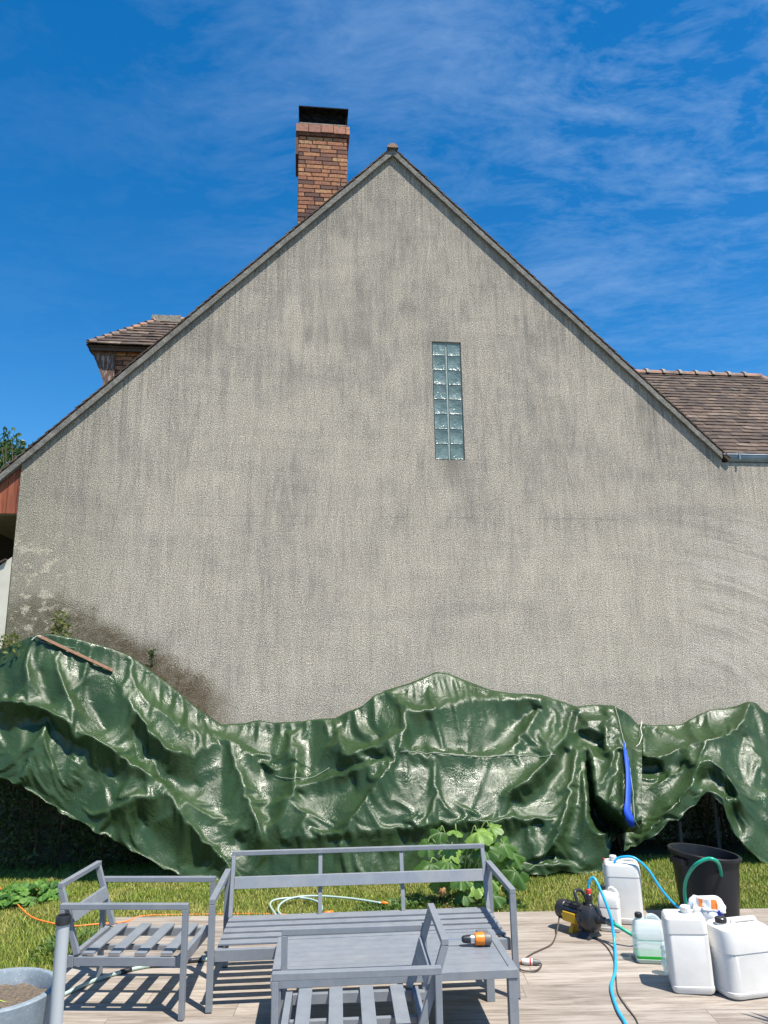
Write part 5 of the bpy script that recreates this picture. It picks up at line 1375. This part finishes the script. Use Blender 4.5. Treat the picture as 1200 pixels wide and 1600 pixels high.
# ------------------------------------------------------------------ plants on the lawn
def lobed(m, p, d, up, size, lobes=5, cup=.25, r=None, depth=.34, folds=.07):
    d = Vector(d).normalized(); up = Vector(up); s = d.cross(up).normalized(); n = s.cross(d).normalized(); p = Vector(p); r = random.random() if r is None else r
    K = lobes*8; rings = (.0, .35, .7, 1.0); vs = [p]; ph = random.uniform(0, 6)
    for q in rings[1:]:
        for k in range(K+1):
            a = rad(-158) + rad(316)*k/K; lob = 1-depth*(1-abs(math.cos(a*lobes/2*180/158.0)))*q
            fr_ = size*.56*q*lob*(1+.05*math.sin(a*19+ph)); c, sn = math.cos(a), math.sin(a)
            z = -cup*size*q*q*(.5+.5*abs(sn)) + size*folds*q*math.cos(a*lobes+ph) + random.uniform(-.008, .008)*size*q
            vs.append(p + d*(c*fr_+size*.10*q) + s*sn*fr_ + n*z)
    R = K+1; fs = [(0, 1+k, 2+k) for k in range(K)]
    for i in range(2): fs += [(1+i*R+k, 1+(i+1)*R+k, 2+(i+1)*R+k, 2+i*R+k) for k in range(K)]
    m.add(vs, fs, r)
sq = empty('big_leaf_plant', tuple(at(720, 1408, 0))); tag(sq, 'tall soft plant with big lobed drooping leaves behind the right end of the sofa', 'plant')
lv = M(); stm = M(); b = sq.location; dl = M()
spec = [  # pixel, extra distance, size, droop
    (745, 1300, .0, .27, .2), (765, 1293, .05, .20, .1), (706, 1325, .05, .22, .5), (688, 1300, .10, .17, .2), (712, 1298, .0, .15, .0), (668, 1318, .05, .20, .6), (672, 1350, -.05, .25, .5), (700, 1345, -.02, .24, .4), (728, 1350, .10, .22, .5),
    (786, 1318, .0, .24, .7), (802, 1335, .0, .22, .8), (806, 1362, -.05, .25, .9), (775, 1345, .05, .20, .6), (757, 1325, -.05, .26, .3), (738, 1318, .1, .24, .3), (690, 1378, .0, .2, .6), (740, 1380, -.05, .22, .6), (770, 1400, -.10, .20, .5), (765, 1372, .0, .20, .7), (795, 1385, .0, .14, .7), (720, 1370, -.1, .2, .7), (725, 1395, -.1, .18, .7)]
for (u, v, dy, sz, dp) in spec:
    p = atY(u, v, 7.2+dy); p = Vector(p); rel = p-b; ax = Vector((rel.x, rel.y-.05, 0)); 
    if ax.length < .02: ax = Vector((.1, -.1, 0))
    ax.normalize(); d = (ax*(1-dp*.5)+Vector((0, -.35, -dp))).normalized(); up = Vector((0, -.8, .75))+ax*.3
    lobed(lv, rel, d, up, sz*.98, r=random.random())
    stm.tube(catmull([(random.uniform(-.04, .04), random.uniform(-.04, .04), 0), (rel.x*.35, rel.y*.35, rel.z*.6), (rel.x*.85, rel.y*.85+.02, rel.z+.04), rel], 4), [.008]*1+[.006]*11+[.004], 6)
lv.obj('leaves', m_squash, sq, smooth=True); stm.obj('stems', m_stem, sq, smooth=True)
for k in range(14): lobed(dl, (random.uniform(-.22, .25), random.uniform(-.16, .1), random.uniform(.02, .14)), rndv(), (0, -.5, .8), .09, cup=.8)
dl.obj('withered_leaves', m_dry, sq, smooth=True)

def lowplant(name, c, rx, ry, h, n, size, m, label, kd=None, lob=False):
    e = M()
    for i in range(n):
        a = random.uniform(0, 6.283); q = math.sqrt(random.random()); x, y = q*rx*math.cos(a), q*ry*math.sin(a); z = h*(1-q*q*.7)*random.uniform(.3, 1)
        if lob: lobed(e, (x, y, z), (math.cos(a), math.sin(a), -.1), (0, -.3, 1), size*random.uniform(.7, 1.3), lobes=3, depth=.12, cup=.3, folds=.12)
        else: leaf(e, (x, y, z-.02), Vector((math.cos(a)*.6, math.sin(a)*.6, random.uniform(.1, .9))), size*random.uniform(.6, 1.3), .55)
    o = e.obj(name, m, loc=c)
    if kd: kind(o, kd)
    tag(o, label, 'plant' if not kd else 'weeds'); return o
lowplant('leafy_plant', at(46, 1402, 0)+Vector((0, .05, 0)), .30, .20, .15, 90, .075, m_lush, 'lush bright green low leafy clump at the lawn edge by the dark hedge foot', lob=True)
lowplant('leafy_plant', at(8, 1412, 0), .24, .18, .14, 60, .07, m_lush, 'low green leafy clump crossed by the orange cord at the left edge', lob=True)
lowplant('weeds', Vector((.45, 7.12, -.02)), .75, .20, .07, 1500, .045, m_weed, 'small clover like weeds in the grass along the patio edge behind the sofa', 'stuff')
lowplant('weeds', Vector((-2.50, 6.3, -.02)), .20, .42, .06, 420, .045, m_weed, 'broad leaved green weeds along the left edge of the patio', 'stuff')

# potted spiky plant standing just beyond the right edge (throws the leafy shadow)
pl = empty('spiky_plant', (2.62, 4.42, 0)); tag(pl, 'potted spiky leaved plant just beyond the right edge, seen only by its leafy shadow', 'plant')
M().lathe([(.14, 0), (.19, .30), (.20, .32), (.18, .32), (.17, .28), (.02, .27)], 28).obj('pot', m_pot, pl, smooth=35)
m = M()
for k in range(46):
    a = random.uniform(0, 6.283); el = random.uniform(.2, 1.4); L_ = random.uniform(.28, .42); d = Vector((math.cos(a)*math.cos(el), math.sin(a)*math.cos(el), math.sin(el)))
    h0 = random.choice((.5, .62, .75)); p = Vector((0, 0, h0)); strap(m, [p, p+d*L_*.5+Vector((0, 0, .03)), p+d*L_], .017)
m.obj('leaf', m_squash, pl); M().tube([(0, 0, .27), (0, 0, .78)], .012, 8).obj('stem', m_stem, pl)
